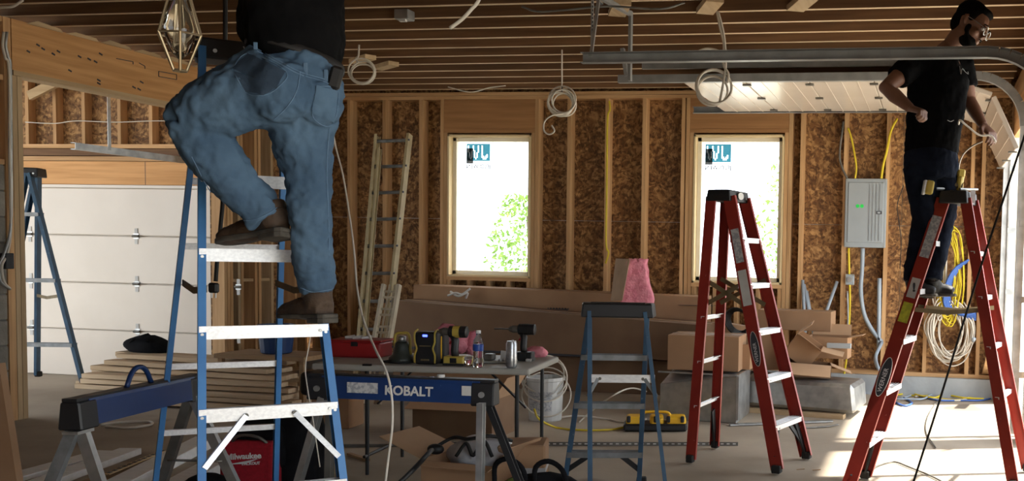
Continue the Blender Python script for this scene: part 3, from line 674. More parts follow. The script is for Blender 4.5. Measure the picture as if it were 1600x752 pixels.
# --- extension ladder leaning on the back wall
t = thing('extension_ladder', 'fibreglass extension ladder leaning against the back wall studs', 'ladder', AY(590, 560, 9.6))
p0, p1, q0, q1 = D(555, 590, 9.3), D(588, 212, 9.95), D(603, 560, 9.3), D(642, 210, 9.95)
p0 = p0+(p0-p1)*(p0.z/(p1.z-p0.z)); q0 = q0+(q0-q1)*(q0.z/(q1.z-q0.z))
for a, b in ((p0, p1), (q0, q1)): MB().channel(a, b, V((0, 1, 0)), (q0-p0) if a is p0 else (p0-q0), .075, .028).build('rail', 'khaki_pale', t)
e0, e1, g0, g1 = D(566, 560, 9.22), D(592, 232, 9.87), D(592, 560, 9.22), D(636, 215, 9.87)
MB().channel(e0, e1, V((0, 1, 0)), (q0-p0), .05, .02).build('inner_rail', 'khaki_pale', t)
for i in range(10):
    f = .04+i*.104; a, b = p0.lerp(p1, f), q0.lerp(q1, f); MB().tube([a+V((0, -.01, 0)), b+V((0, -.01, 0))], .017, 8).build('rung', 'alu_dull', t)
    c = q0.lerp(q1, f)+V((.006, -.04, 0)); MB().tube([c, c+V((.004, -.003, 0))], .01, 8).build('rivet', 'ink', t)
# cream slotted platform section in front of it
t = thing('ladder_platform', 'cream slotted ladder platform leaning on the extension ladder', 'platform', D(600, 545, 9.0))
a, b = D(592, 560, 8.95), D(612, 445, 9.15); rt = D(616, 540, 8.95)-D(594, 540, 8.95); rt.z = 0; rn = rt.normalized(); a = a+(a-b)*(a.z/(b.z-a.z))*.97; ax = (b-a)
for k in (-.07, .07): MB().bar(a+rn*k, b+rn*k, .028, .05, V((0, 1, 0))).build('side_rail', 'cream', t)
for i in range(20):
    p = a.lerp(b, .04+i*.05); 
    if i % 3 != 1: MB().bar(p-rn*.065, p+rn*.065, .02, .018, V((0, 1, 0))).build('slat', 'cream', t)
for k in (-.025, .025): MB().bar(a+rn*k+V((0, .012, 0)), b+rn*k+V((0, .012, 0)), .014, .012, V((0, 1, 0))).build('stile', 'cream', t)
# ================================================================== SAWHORSES
def sawhorse(label, a, b, legs, txt=False):
    t = thing('sawhorse', label, 'sawhorse', ((a+b)/2).xy.to_3d(), 'pair of blue steel sawhorses')
    ax = (b-a).normalized(); n = V((-ax.y, ax.x, 0)).normalized()
    if n.y > 0: n = -n                                      # toward the camera
    h, wd = .105, .085; c0, c1 = a+ax*.07, b-ax*.07
    pr = [(-wd/2, 0), (wd/2, 0), (wd/2*.8, h-.012), (wd/2*.7, h), (-wd/2*.7, h), (-wd/2*.8, h-.012)]
    MB().sweep(c0-V((0, 0, h)), c1-V((0, 0, h)), pr, n, V((0, 0, 1))).build('beam', 'kobalt_blue', t)
    MB().sweep(a-V((0, 0, .004)), b-V((0, 0, .004)), [(-.028, 0), (.028, 0), (.028, .012), (-.028, .012)], n, V((0, 0, 1))).build('work_pad', 'black_plastic', t)
    pr2 = [(x*1.12, y*1.06-.01) for x, y in pr]
    for p, q in ((a-ax*.0, a+ax*.11), (b-ax*.11, b)):
        s = MB().sweep(p-V((0, 0, h)), q-V((0, 0, h)), pr2, n, V((0, 0, 1))).build('end_bracket', 'black_plastic', t, bev=.006)
        MB().tube([(p+q)/2+n*.045-V((0, 0, .06)), (p+q)/2+n*.056-V((0, 0, .06))], .014, 10).build('bolt', 'galv', s)
    for (top, bot, m) in legs:
        l = MB().channel(V(top), V(bot), n, ax, .042, .03, .004).build('leg', m, t)
        MB().box(V(bot)+V((0, 0, .01)), (.06, .07, .04)).build('foot', 'rubber', l, bev=.006)
    return t, ax, n, c0, c1
def down(top, px, py):                                     # leg from top point down to the floor through a lower pixel at about the same depth
    d = (V(top)-CP).dot(CF); q = D(px, py, d); f = top.z/(top.z-q.z); return top+(q-top)*f
a, b = D(108, 627, 3.80), D(306, 586, 4.70)
l1, l2, l3, l4 = D(113, 668, 3.84), D(122, 668, 3.86), D(294, 622, 4.62), D(300, 622, 4.62)
t, ax, n, c0, c1 = sawhorse('blue steel sawhorse at lower left, its black end toward us', a, b, [(l1, down(l1, 78, 752), 'alu_dull'), (l2, down(l2, 150, 752), 'galv'), (l3, down(l3, 252, 752), 'galv_dark'), (l4, down(l4, 362, 752), 'galv')])
h = a+(b-a)*.50
cable('carry_handle', [h-ax*.09+V((0, 0, .005)), h-ax*.05+V((0, 0, .065)), h+V((0, 0, .085)), h+ax*.05+V((0, 0, .065)), h+ax*.09+V((0, 0, .005))], .011, 'kobalt_blue', parent=t, n=3)
MB().bar(a-ax*.0-V((0, 0, .125)), a+ax*.10-V((0, 0, .125)), .06, .012).build('latch', 'galv', t)
cable('leg_brace', [l3+(down(l3, 252, 752)-l3)*.42, l4+(down(l4, 362, 752)-l4)*.42], .006, 'galv_dark', parent=t)
a, b = D(486, 585, 4.74), D(776, 596, 4.66)
l1, l2, l3, l4 = D(747, 630, 4.60), D(759, 632, 4.72), D(500, 620, 4.70), D(512, 620, 4.82)
t, ax, n, c0, c1 = sawhorse('blue steel sawhorse with white lettering, standing before the folding table', a, b, [(l1, down(l1, 745, 752), 'galv'), (l2, down(l2, 806, 752), 'black_plastic'), (l3, down(l3, 462, 752), 'galv'), (l4, down(l4, 510, 740), 'galv_dark')])
rx = ax if ax.x > 0 else -ax
o = D(590, 609, 4.6); f = (o-a).dot(rx)
text('KOBALT', .062, a+rx*f-V((0, 0, .077))+n*.0425, rx, V((0, 0, 1))+n*-.06, 'sticker', t, bold=.0015)
f2 = (D(528, 609, 4.6)-a).dot(rx); MB().bar(a+rx*f2-V((0, 0, .05))+n*.041, a+rx*(f2+.15)-V((0, 0, .05))+n*.041, .002, .05).build('spec_label', 'print_grey', t)
f3 = (D(717, 609, 4.6)-a).dot(rx); MB().bar(a+rx*f3-V((0, 0, .045))+n*.041, a+rx*(f3+.045)-V((0, 0, .045))+n*.041, .002, .045).build('spec_label', 'sticker', t)
# ================================================================== FOLDING TABLE AND WHAT STANDS ON IT
ZB = .70
fr_, br_, fl_ = G(827, 577, ZB), G(858, 557, ZB), G(486, 568, ZB)
ux = (fr_-fl_); ux.z = 0; ux = ux.normalized(); uy = V((-ux.y, ux.x, 0)); wdt = (fr_-fl_).length; dpt = (br_-fr_).dot(uy)
t = thing('folding_table', 'white plastic folding table behind the lettered sawhorse', 'table', (fl_+ux*wdt/2+uy*dpt/2).xy.to_3d())
RT = Matrix((ux, uy, V((0, 0, 1)))).transposed()
MB().box(fl_+ux*wdt/2+uy*dpt/2-V((0, 0, .02)), (wdt, dpt, .04), RT).build('tabletop', 'tabletop', t, bev=.012, segs=2)
def onT(px, py, z=ZB): p = G(px, py, z); return p
for (i, j) in ((.22, .16), (.93, .1), (.93, .9), (.22, .9)):
    p = fl_+ux*(wdt*i)+uy*(dpt*j); MB().tube([V((p.x, p.y, ZB-.04)), V((p.x, p.y, .3)), V((p.x, p.y, .0))], [.013, .013, .011], 8).build('leg', 'black_plastic', t)
for i in (.22, .93):
    a, b = fl_+ux*(wdt*i)+uy*(dpt*.1), fl_+ux*(wdt*i)+uy*(dpt*.9)
    MB().tube([V((a.x, a.y, .12)), V((b.x, b.y, .12))], .01, 6).build('cross_tube', 'black_plastic', t)
    MB().bar(V((a.x, a.y, .42))+uy*.2, V((a.x, a.y, ZB-.04))+uy*.2-ux*(.25 if i > .5 else -.25), .02, .01).build('fold_brace', 'black_plastic', t)
MB().box(fl_+ux*(wdt*.26)-uy*.004-V((0, 0, .0)), (.05, .02, .012), RT).build('edge_clip', 'black_plastic', t)
p = fl_+ux*(wdt*.238)
# red tool box
p = onT(555, 566); d_ = (p-CP).dot(CF); hh = 33*d_/FPX
t = thing('toolbox', 'open red plastic tool case on the left end of the table', 'toolbox', p)
c = onT(552, 560)+uy*.12
L, W = .33, .20
MB().box(c+V((0, 0, .05)), (L, W, .10), RT).build('body', 'red_plastic', t, bev=.012, segs=2)
MB().box(c+V((0, 0, .107)), (L+.02, W+.02, .014), RT).build('rim', 'red_plastic', t, bev=.004)
MB().box(c-uy*(W/2+.004)+V((0, 0, .09)), (.04, .012, .03), RT).build('latch', 'black_plastic', t)
for k in (-.11, -.06, .0): MB().tube([c+ux*k+V((0, 0, .118)), c+ux*(k+.05)+V((0, .03, .125))], .012, 8).build('contents', 'sticker', t)
# router / sander
p = onT(622, 568)+uy*.06
t = thing('power_sander', 'dark power sander with a loop handle, right of the red tool case', 'tool', p)
MB().lathe(p, [(.075, 0), (.08, .012), (.078, .03), (.055, .05), (.045, .09), (.04, .12), (.03, .13)], 16).build('body', 'dark_green', t, smooth=True)
cable('handle', [p+ux*-.045+V((0, 0, .09)), p+ux*-.04+V((0, 0, .17)), p+V((0, 0, .182)), p+ux*.045+V((0, 0, .17)), p+ux*.055+V((0, 0, .05))], .009, 'yellow_dim', parent=t, n=4)
MB().lathe(p+V((0, 0, .13)), [(.025, 0), (.025, .03), (.01, .035)], 10).build('motor_cap', 'galv', t, smooth=True)
cable('cord', [p-ux*.07+V((0, 0, .01)), p-ux*.1-uy*.06+V((0, 0, .008)), p-uy*.09+V((0, 0, .008)), p+ux*.1-uy*.03+V((0, 0, .008))], .005, 'black_cable', parent=t)
# jobsite radio / charger with lit display
p = onT(665, 570)+uy*.05
t = thing('jobsite_radio', 'black and yellow jobsite radio with a lit blue display', 'radio', p)
MB().box(p+V((0, 0, .10)), (.14, .12, .20), RT).build('body', 'black_plastic', t, bev=.02, segs=3)
for k in (-1, 1):
    q = p+ux*(k*.062)-uy*.065
    MB().tube(spline([q+V((0, 0, .01)), q+V((0, 0, .06)), q-ux*(k*.012)+V((0, 0, .10)), q+V((0, 0, .14)), q+V((0, 0, .195)), q+uy*.05+V((0, 0, .212))], 3), .006, 6).build('guard_bar', 'yellow_dim', t)
MB().box(p-uy*.062+V((0, 0, .178)), (.03, .004, .014), RT).build('display', 'led_blue', t, bev=.004)
MB().box(p-uy*.062+V((0, 0, .115)), (.07, .006, .006), RT).build('seam', 'khaki', t)
MB().box(p-uy*.062+V((0, 0, .03)), (.05, .006, .010), RT).build('badge', 'khaki', t)
p = onT(686, 569)+uy*.07
t = thing('torpedo_level', 'short black and yellow case standing upright beside the radio', 'case', p)
MB().box(p+V((0, 0, .095)), (.045, .10, .19), RT).build('body', 'black_plastic', t, bev=.008)
MB().box(p-uy*.052+V((0, 0, .10)), (.022, .008, .14), RT).build('stripe', 'yellow', t, bev=.003)
# drill drivers
def drill(label, p, s, dirx, body='black_plastic', accent='yellow_dim', chuck=.07, lean=0):
    t = thing('cordless_drill', label, 'drill', p)
    f = ux*dirx; z = V((0, 0, 1)); Rd = Matrix((ux, uy, z)).transposed()
    b = MB().box(p+z*.030*s, (.125*s, .08*s, .055*s), Rd).build('battery', accent, t, bev=.008*s, segs=2)
    MB().box(p+z*.008*s, (.13*s, .084*s, .014*s), Rd).build('battery_base', 'black_plastic', b)
    MB().box(p+z*.032*s-uy*.041*s, (.04*s, .004, .03*s), Rd).build('logo_plate', 'black_plastic', b)
    MB().tube([p+z*.05*s, p+z*.09*s+f*.005*s, p+z*.15*s+f*.0*s, p+z*.18*s+f*.012*s], [(.021*s, .028*s)]*4, 10).build('grip', 'black_plastic', t, smooth=True)
    MB().tube([p+z*.15*s+f*.02*s, p+z*.13*s+f*.035*s], .007*s, 6).build('trigger', 'red_plastic', t)
    c = p+z*.205*s
    MB().tube([c-f*.075*s, c-f*.07*s, c+f*.035*s, c+f*.04*s], [.026*s, .036*s, .036*s, .027*s], 12).build('motor_housing', body, t, smooth=False)
    MB().tube([c-f*.03*s, c+f*.01*s], .0375*s, 12).build('accent_band', accent, t)
    MB().tube([c+f*.04*s, c+f*.075*s, c+f*.1*s], [.024*s, .024*s, .014*s], 12).build('chuck', 'galv_dark', t)
    MB().tube([c+f*.1*s, c+f*(.1+chuck)*s], .006*s, 6).build('bit', 'galv_dark', t)
    return t
drill('yellow and black cordless drill standing on its battery, left of the bottle', onT(708, 572)+uy*.04, 1.0, -1, accent='yellow_dim', body='black_plastic', chuck=.03)
drill('all black cordless driver with long bit, behind the silver can', onT(812, 566)+uy*.10, .98, -1, accent='black_plastic', body='black_plastic', chuck=.10)
# water bottle, tumbler and can
p = onT(747, 574)
t = thing('water_bottle', 'clear water bottle with blue label on the table', 'bottle', p)
MB().lathe(p, [(.026, 0), (.031, .006), (.031, .05), (.0295, .055), (.031, .06), (.031, .14), (.027, .165), (.014, .19), (.0125, .205)], 16).build('body', 'clear_plastic', t, smooth=True)
MB().lathe(p+V((0, 0, .10)), [(.0316, 0), (.0318, .001), (.0318, .038), (.0316, .039)], 16).build('label', 'label_blue', t, smooth=True)
MB().lathe(p+V((0, 0, .205)), [(.015, 0), (.015, .016), (.014, .018)], 12).build('cap', 'white_ink', t)
p = onT(799, 575)
t = thing('drink_can', 'tall silver drink can on the right end of the table', 'can', p)
MB().lathe(p, [(.025, 0), (.031, .008), (.033, .014), (.033, .145), (.028, .158), (.0275, .162)], 20).build('body', 'can_silver', t, smooth=True)
MB().lathe(p+V((0, 0, .160)), [(.0275, 0), (.0275, .003), (.025, .003), (.025, .001)], 16).build('lid', 'alu', t)
MB().tube([p+V((0, 0, .163)), p+ux*.012+V((0, 0, .165))], .005, 6).build('pull_tab', 'alu', t)
p = onT(730, 573)
t = tag(MB().lathe(p+uy*.03, [(.02, 0), (.028, .04), (.028, .055), (.02, .06)], 10).build('plastic_wrapper', 'clear_plastic', smooth=True), 'crumpled clear wrapper between the drill and the bottle', 'wrapper')
p = onT(776, 568)+uy*.05
t = thing('hardware_tray', 'thin white tray of screws and papers between bottle and can', 'tray', p)
MB().box(p+V((0, 0, .008)), (.2, .14, .012), RT).build('tray', 'tabletop', t, bev=.003)
MB().box(p+ux*-.06+V((0, 0, .035)), (.06, .07, .04), RT).build('clamshell', 'galv_dark', t, bev=.006)
MB().box(p+ux*.03+uy*.05+V((0, 0, .04)), (.07, .006, .055), rotm(0, .1, .2)).build('paper', 'sticker', t)
rd = random.Random(3)
for i in range(9): q = p+ux*rd.uniform(-.02, .09)+uy*rd.uniform(-.06, .03)+V((0, 0, .018)); MB().tube([q, q+V((rd.uniform(-.02, .02), rd.uniform(-.02, .02), .003))], .004, 5).build('screw', 'galv', t)
p = onT(824, 566)+uy*.03
t = tag(MB().box(p+V((0, 0, .009)), (.035, .03, .018), RT).build('tape_roll', 'sticker', bev=.004), 'small pale fitting at the right corner of the table', 'fitting')
p = D(690, 594, 4.66)
t = tag(MB().lathe(V((p.x, p.y, .808))-n*0, [(.017, 0), (.018, .002), (.018, .012), (.017, .014)], 14).build('bottle_cap', 'sticker'), 'white bottle cap resting on the lettered sawhorse', 'cap')
t.location = (a.lerp(b, .7)); 
aa, bb2 = D(486, 585, 4.74), D(776, 596, 4.66); pc = aa.lerp(bb2, (690-486)/290); t.location = (pc.x, pc.y, pc.z+.008)
# pink insulation tufts
def tuft(label, c, r, seed, par=None):
    m = MB().ell(c, r, 16, 10); rd = random.Random(seed)
    for i, q in enumerate(m.v): 
        k = 1+.22*noise.noise(q*14+V((seed, 0, 0)))+.12*noise.noise(q*40); m.v[i] = c+(q-c)*k
    o = m.build('insulation_tuft', 'pink', None, smooth=True); tag(o, label, 'insulation', 'loose pink insulation pieces'); return o
p = onT(684, 560)+uy*.16; tuft('loose pink insulation heaped behind the radio', p+V((.02, 0, .10)), (.15, .07, .105), 1)
p = onT(727, 560)+uy*.14; tuft('loose pink insulation heaped behind the yellow drill', p+V((0, 0, .085)), (.05, .05, .085), 2)
p = onT(834, 560)+uy*.10; tuft('flat piece of pink insulation past the driver at the table end', p+V((-.02, 0, .025)), (.09, .06, .05), 3)
# ================================================================== BOXES, LUMBER, BAGS
def box8(name, m, P, parent=None, bev=.004):
    # P: 8 corners, bottom 4 (ccw) then top 4
    return MB().add(P, [(3, 2, 1, 0), (4, 5, 6, 7)]+[(i, (i+1) % 4, (i+1) % 4+4, i+4) for i in range(4)]).build(name, m, parent, bev=bev)
def carton(label, c, dims, R=None, m='cardboard', flaps=None, group=None, tape=True, name='cardboard_box', inner='cardboard_in', open_side=None):
    """closed carton, or open carton when flaps given: list of (side, angle, length fraction)"""
    c = V(c); w_, d, h = dims; R = R or Matrix.Identity(3)
    t = thing(name, label, 'box', c, group)
    if not flaps and not open_side:
        MB().box(c+R @ V((0, 0, h/2)), dims, R).build('body', m, t, bev=.004)
        if tape:
            lx = w_ >= d
            MB().box(c+R @ V((0, 0, h+.001)), (w_ if lx else .05, .05 if lx else d, .001), R).box(c+R @ V((0, -d/2-.001, h*.85)) if not lx else c+R @ V((-w_/2-.001, 0, h*.85)), (.05, .001, h*.3) if not lx else (.001, .05, h*.3), R).build('packing_tape', 'tape', t)
            MB().box(c+R @ V((0, 0, h+.0015)), (w_ if lx else .003, .003 if lx else d, .001), R).build('flap_seam', 'ink', t)
    else:
        th = .005; b = MB()
        b.box(c+R @ V((0, 0, th/2)), (w_, d, th), R).box(c+R @ V((0, -d/2, h/2)), (w_, th, h), R).box(c+R @ V((0, d/2, h/2)), (w_, th, h), R)
        b.box(c+R @ V((-w_/2, 0, h/2)), (th, d, h), R).box(c+R @ V((w_/2, 0, h/2)), (th, d, h), R)
        b.build('body', m, t)
        for side, ang, L in flaps:
            if side in 'fb':
                s = -1 if side == 'f' else 1; o = V((0, s*d/2, h)); dirn = V((0, s*math.cos(ang), math.sin(ang))); wv = V((w_/2*.98, 0, 0))
            else:
                s = -1 if side == 'l' else 1; o = V((s*w_/2, 0, h)); dirn = V((s*math.cos(ang), 0, math.sin(ang))); wv = V((0, d/2*.98, 0))
            q = [o-wv, o+wv, o+wv*.96+dirn*L, o-wv*.96+dirn*L]; nn = (q[1]-q[0]).cross(q[3]-q[0]).normalized()*.004
            MB().prism([c+R @ x for x in q], R @ nn).build('flap', inner, t)
    return t
GL = 'long flat cartons stacked along the back wall'
def lbox(label, x0, x1, za0, za1, zb0, zb1, y0, y1, m, dy=0):
    t = thing('long_carton', label, 'box', ((x0+x1)/2, (y0+y1)/2, min(za0, zb0)), GL)
    box8('body', m, [(x0, y0, za0), (x1, y0-dy, zb0), (x1, y1-dy, zb0), (x0, y1, za0), (x0, y0, za1), (x1, y0-dy, zb1), (x1, y1-dy, zb1), (x0, y1, za1)], t)
    MB().bar(((x0), (y0+y1)/2, za1+.001), (x1, (y0+y1)/2-dy, zb1+.001), .05, .001).build('packing_tape', 'tape', t)
    return t
xa = AY(604, 560, 9.5).x; xb = AY(1010, 560, 9.5).x
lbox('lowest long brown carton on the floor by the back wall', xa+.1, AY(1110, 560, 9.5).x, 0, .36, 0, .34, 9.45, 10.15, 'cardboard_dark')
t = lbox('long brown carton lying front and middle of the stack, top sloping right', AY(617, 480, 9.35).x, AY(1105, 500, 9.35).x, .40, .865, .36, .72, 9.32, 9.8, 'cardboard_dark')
MB().bar((xa+.1, 9.318, .39), (xb, 9.318, .37), .002, .02, V((0, 0, 1))).build('flap_seam', 'ink', t)
t2 = lbox('topmost long carton behind, touching the window sill studs, dark script on its side', AY(648, 460, 9.85).x, AY(1100, 470, 9.85).x, .62, 1.01, .55, .97, 9.82, 10.2, 'cardboard')
sc = []
for i in range(15): sc.append(AY(856+i*2.3, 483+(2.2 if i % 2 else -1.6)+i*.05, 9.812))
cable('script_mark', sc, .006, 'ink', parent=t2, n=3)
MB().bar(AY(1060, 477, 9.8), AY(1120, 478, 9.8), .03, .003).build('printed_line', 'ink', t2)
cable('plastic_strapping', [AY(700, 462, 9.75), AY(712, 458, 9.7), AY(722, 460, 9.72), AY(735, 451, 9.75)], .012, 'sticker', 'crumpled white plastic strap lying on the topmost long carton', 'strap')
cable('plastic_strapping', [AY(704, 456, 9.75), AY(716, 463, 9.7), AY(730, 458, 9.72), AY(728, 466, 9.75)], .012, 'sticker', 'short white plastic strap curled at the foot of the left window', 'strap')
# pink batt leaning with its kraft facing
t = thing('insulation_batt', 'pink insulation batt standing up behind the short blue ladder', 'insulation', D(985, 468, 9.9))
p = [D(970, 478, 9.72), D(1016, 478, 9.72), D(1012, 405, 9.78), D(982, 405, 9.78)]
m = MB(); nx, nz = 12, 16; rows = []
for j in range(nz+1):
    for i in range(nx+1):
        a = p[0].lerp(p[1], i/nx); b = p[3].lerp(p[2], i/nx); q = a.lerp(b, j/nz); e = .012*noise.noise(q*13)
        m.v.append(q+V((e+(.03*math.sin(j/nz*5+1) if i == nx else 0), -.03+e*2+.01*noise.noise(q*40), .02*noise.noise(V((i*.7, 0, 3))) if j == nz else 0)))
nf = len(m.v)
for k in range(nf): m.v.append(V((m.v[k].x, m.v[k].y+.09, m.v[k].z)))
w1 = nx+1
for j in range(nz):
    for i in range(nx): a = j*w1+i; m.f += [(a, a+1, a+w1+1, a+w1), (nf+a, nf+a+w1, nf+a+w1+1, nf+a+1)]
for i in range(nx): m.f += [(i, nf+i, nf+i+1, i+1), (nz*w1+i, nz*w1+i+1, nf+nz*w1+i+1, nf+nz*w1+i)]
for j in range(nz): m.f += [(j*w1, (j+1)*w1, nf+(j+1)*w1, nf+j*w1), (j*w1+nx, nf+j*w1+nx, nf+(j+1)*w1+nx, (j+1)*w1+nx)]
m.build('batt', 'pink', t, smooth=True)
q = [D(954, 470, 9.8), D(972, 470, 9.6), D(984, 405, 9.72), D(962, 404, 9.9)]; MB().prism(q, (0, .015, 0)).build('kraft_facing', 'kraft', t)
# cartons on the right
def gl(px, py, z=0): return G(px, py, z)
c = gl(1095, 660); carton('square cardboard box standing on the metal duct box behind the middle ladder', V((AY(1098, 600, 8.2).x-.02, 8.45, .41)), (.62, .42, .30), rotm(0, 0, .04), 'cardboard')
t = thing('duct_box', 'galvanized sheet metal duct box on the floor behind the middle ladder', 'duct', (AY(1100, 640, 8.2).x, 8.4, 0))
x0 = AY(1030, 640, 8.1).x; x1 = AY(1153, 640, 8.1).x
box8('body', 'galv', [(x0, 8.12, 0), (x1, 8.05, 0), (x1, 8.65, 0), (x0, 8.65, 0), (x0, 8.12, .30), (x1, 8.05, .40), (x1, 8.65, .405), (x0, 8.65, .40)], t, bev=.006)
MB().bar((x1+.004, 8.05, .03), (x1+.004, 8.05, .40), .02, .012).bar((x0, 8.05, .41), (x1, 8.05, .405), .02, .012).build('seam_flange', 'galv', t)
t = thing('sheet_metal_duct', 'long galvanized duct trunk lying on the floor right of the middle ladder', 'duct', (AY(1260, 640, 8.6).x, 8.8, 0))
x0 = AY(1157, 640, 8.6).x; x1 = AY(1338, 640, 8.6).x
box8('body', 'galv', [(x0, 8.7, .06), (x1, 8.55, .05), (x1+.06, 9.1, .05), (x0, 9.2, .06), (x0, 8.7, .31), (x1-.03, 8.55, .30), (x1+.04, 9.1, .30), (x0, 9.2, .31)], t, bev=.03)
MB().bb(x0, x0+.03, 8.69, 9.2, .05, .32).build('end_flange', 'galv_dark', t)
MB().bar((x0, 8.72, .02), (x1-.1, 8.58, .02), .10, .04).build('runner', 'board_x', t)
GC = 'opened cartons heaped before the right wall corner'
carton('flattened long carton lying across the top of the heap, behind the middle ladder', V((AY(1240, 530, 9.4).x, 9.6, .69)), (.72, .3, .19), rotm(0, 0, -.05), 'cardboard', group=GC)
carton('small carton at the right of the heap with its top flap raised', V((AY(1293, 580, 9.2).x, 9.3, .46)), (.38, .24, .20), rotm(0, 0, -.08), 'cardboard', flaps=[('b', 1.0, .12), ('r', .2, .14)], group=GC)
carton('tilted open carton showing its pale inside, in the middle of the heap', V((AY(1245, 590, 9.0).x, 8.95, .47)), (.26, .22, .22), rotm(.15, .62, .1), 'cardboard', flaps=[('r', .4, .2), ('f', .3, .16), ('l', 1.9, .15)], group=GC)
carton('carton at the left of the heap, partly behind the red ladder rail', V((AY(1185, 590, 9.1).x, 9.15, .34)), (.46, .3, .34), rotm(0, -.08, .1), 'cardboard', group=GC)
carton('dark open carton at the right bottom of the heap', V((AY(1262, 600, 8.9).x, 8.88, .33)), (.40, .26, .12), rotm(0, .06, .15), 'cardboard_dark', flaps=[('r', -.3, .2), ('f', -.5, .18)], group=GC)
carton('small carton between duct box and duct trunk, its end crushed', V((AY(1155, 600, 8.7).x, 8.60, .41)), (.26, .25, .22), rotm(0, .03, .0), 'cardboard', flaps=[('r', -.9, .11)], group=GC)
carton('carton standing tilted against the long cartons, behind the middle ladder', V((AY(1150, 560, 9.0).x-.05, 9.05, .42)), (.24, .2, .34), rotm(0, .15, .3), 'cardboard', group=GC)
for k, (px, py) in enumerate(((1292, 560), (1300, 575))): pass
t = tag(MB().bar(AY(1292, 540, 9.05), AY(1330, 541, 9.05), .05, .045).build('conduit_offcut', 'panel_grey', bev=.004), 'grey square channel offcut lying on the cartons under the panel', 'offcut')
t.location.z += 0
# black wire basket / coil behind middle ladder
t = thing('cable_reel', 'black reel of cable on the cartons behind the middle ladder', 'reel', D(1152, 520, 8.9))
c = D(1152, 503, 8.95)
for k in range(6): MB().ring(c+V((0, .02*k, 0)), .13-.006*k, .009, V((.35, 1, .3)), 22, 5).build('coil', 'black_cable', t, smooth=True)
# ---- yellow tool cases
t = thing('power_tool_case', 'long yellow and black tool lying on the floor behind the short ladder', 'tool', G(1024, 678))
a, b = G(974, 676, .0), G(1074, 676, .0); ax = (b-a).normalized(); n_ = V((-ax.y, ax.x, 0)); L = (b-a).length
Rt = Matrix((ax, n_, V((0, 0, 1)))).transposed(); c = (a+b)/2+n_*.1
MB().box(c+V((0, 0, .035)), (L, .2, .06), Rt).build('base', 'black_plastic', t, bev=.015)
for k, wd in ((-.33, .26), (.02, .22), (.33, .30)):
    MB().box(c+ax*(L*k)+V((0, 0, .085)), (L*wd, .17, .07), Rt).build('shell', 'yellow', t, bev=.02, segs=2)
for k in (-.42, -.2, 0, .2, .42): MB().box(c+ax*(L*k)-n_*.08+V((0, 0, .10)), (.03, .03, .05), Rt).build('latch', 'black_plastic', t, bev=.006)
cable('handle', [c-ax*.12+V((0, 0, .12)), c-ax*.08+V((0, 0, .145)), c+ax*.08+V((0, 0, .145)), c+ax*.12+V((0, 0, .12))], .012, 'yellow', parent=t, n=3)
# ---- white pail with cable loops
p = G(852, 656)
t = thing('pail', 'white plastic pail with printed label under the table end', 'bucket', p)
MB().lathe(p, [(.13, 0), (.135, .01), (.15, .33), (.158, .335), (.158, .36), (.15, .362), (.148, .36), (.13, .02)], 24).build('body', 'bucket_white', t, smooth=False)
q = [p+V((.1425*math.sin(a), -.1425*math.cos(a), 0)) for a in [-.75+1.5*i/10 for i in range(11)]]
m = MB(); m.v = [x+V((0, 0, .09)) for x in q]+[x*1+V(((x-p).x*.045, (x-p).y*.045, .25)) for x in q]; m.f = [(i, i+1, i+12, i+11) for i in range(10)]
m.build('label', 'print_grey', t)
cable('bail', [p+V((-.157, 0, .33)), p+V((-.12, -.12, .24)), p+V((0, -.17, .2)), p+V((.12, -.12, .24)), p+V((.157, 0, .33))], .004, 'galv', parent=t)
GW = 'loops of pale cable round the white pail'
for k, (R, dz, tx, ty) in enumerate(((.17, .38, .5, .3), (.185, .36, .8, -.2), (.175, .30, .6, .5), (.2, .22, 1.0, .15), (.16, .35, .3, -.1))):
    c = p+V((.01*k-.01, -.03, dz)); n2 = V((tx*.5, -1, ty+.5)); 
    o = MB().ring(c, R, .0065, n2, 30, 6).build('cable_loop', 'romex_white', smooth=True); tag(o, ['topmost loop of pale cable on the white pail', 'wide loop of pale cable leaning over the pail rim', 'loop of pale cable on the left side of the pail', 'lowest loop of pale cable, hanging to the floor before the pail', 'smallest loop of pale cable round the pail rim'][k], 'cable', GW)
cable('extension_cable', [G(835, 640, .25), G(842, 655, .1), G(868, 668, .01), G(900, 672, .01), G(950, 672, .01), G(990, 666, .01), G(1030, 668, .01)], .008, 'romex_yellow', 'pale yellow cable lying on the floor from pail to short ladder', n=5)
cable('ground_wire', [G(905, 660, .01), G(925, 642, .02), G(955, 620, .22), G(985, 607, .26), G(1010, 612, .2)], .007, 'romex_white', 'thin pale cable arching behind the short blue ladder', n=5)
cable('ground_wire', [G(862, 655, .01), G(900, 650, .03), G(948, 655, .01), G(975, 660, .01), G(1010, 655, .01)], .008, 'romex_white', 'white cable lying on the floor close behind the short blue ladder', n=5)
# ---- perforated angle on the floor
a, b = G(690, 697), G(1153, 697)
t = thing('perforated_angle', 'long perforated steel strip lying across the floor behind the ladders', 'strip', (a+b)/2)
ax = (b-a).normalized(); n_ = V((-ax.y, ax.x, 0))
MB().bar(a+V((0, 0, .014)), b+V((0, 0, .014)), .004, .028).bar(a+n_*.015+V((0, 0, .002)), b+n_*.015+V((0, 0, .002)), .03, .004).build('body', 'galv_dark', t)
L = (b-a).length
m = MB()
for i in range(int(L/.045)): c = a+ax*(.02+i*.045)-n_*.003+V((0, 0, .015)); m.bar(c, c+ax*.022, .003, .009)
m.build('slots', 'sticker', t, kind='stuff')
a, b = G(470, 700), G(690, 698)
tag(MB().bar(a+V((0, 0, .012)), b+V((0, 0, .012)), .02, .02).build('flat_bar', 'galv_dark'), 'dark flat steel bar on the floor under the folding table', 'bar')
a, b = G(545, 712), G(575, 722)
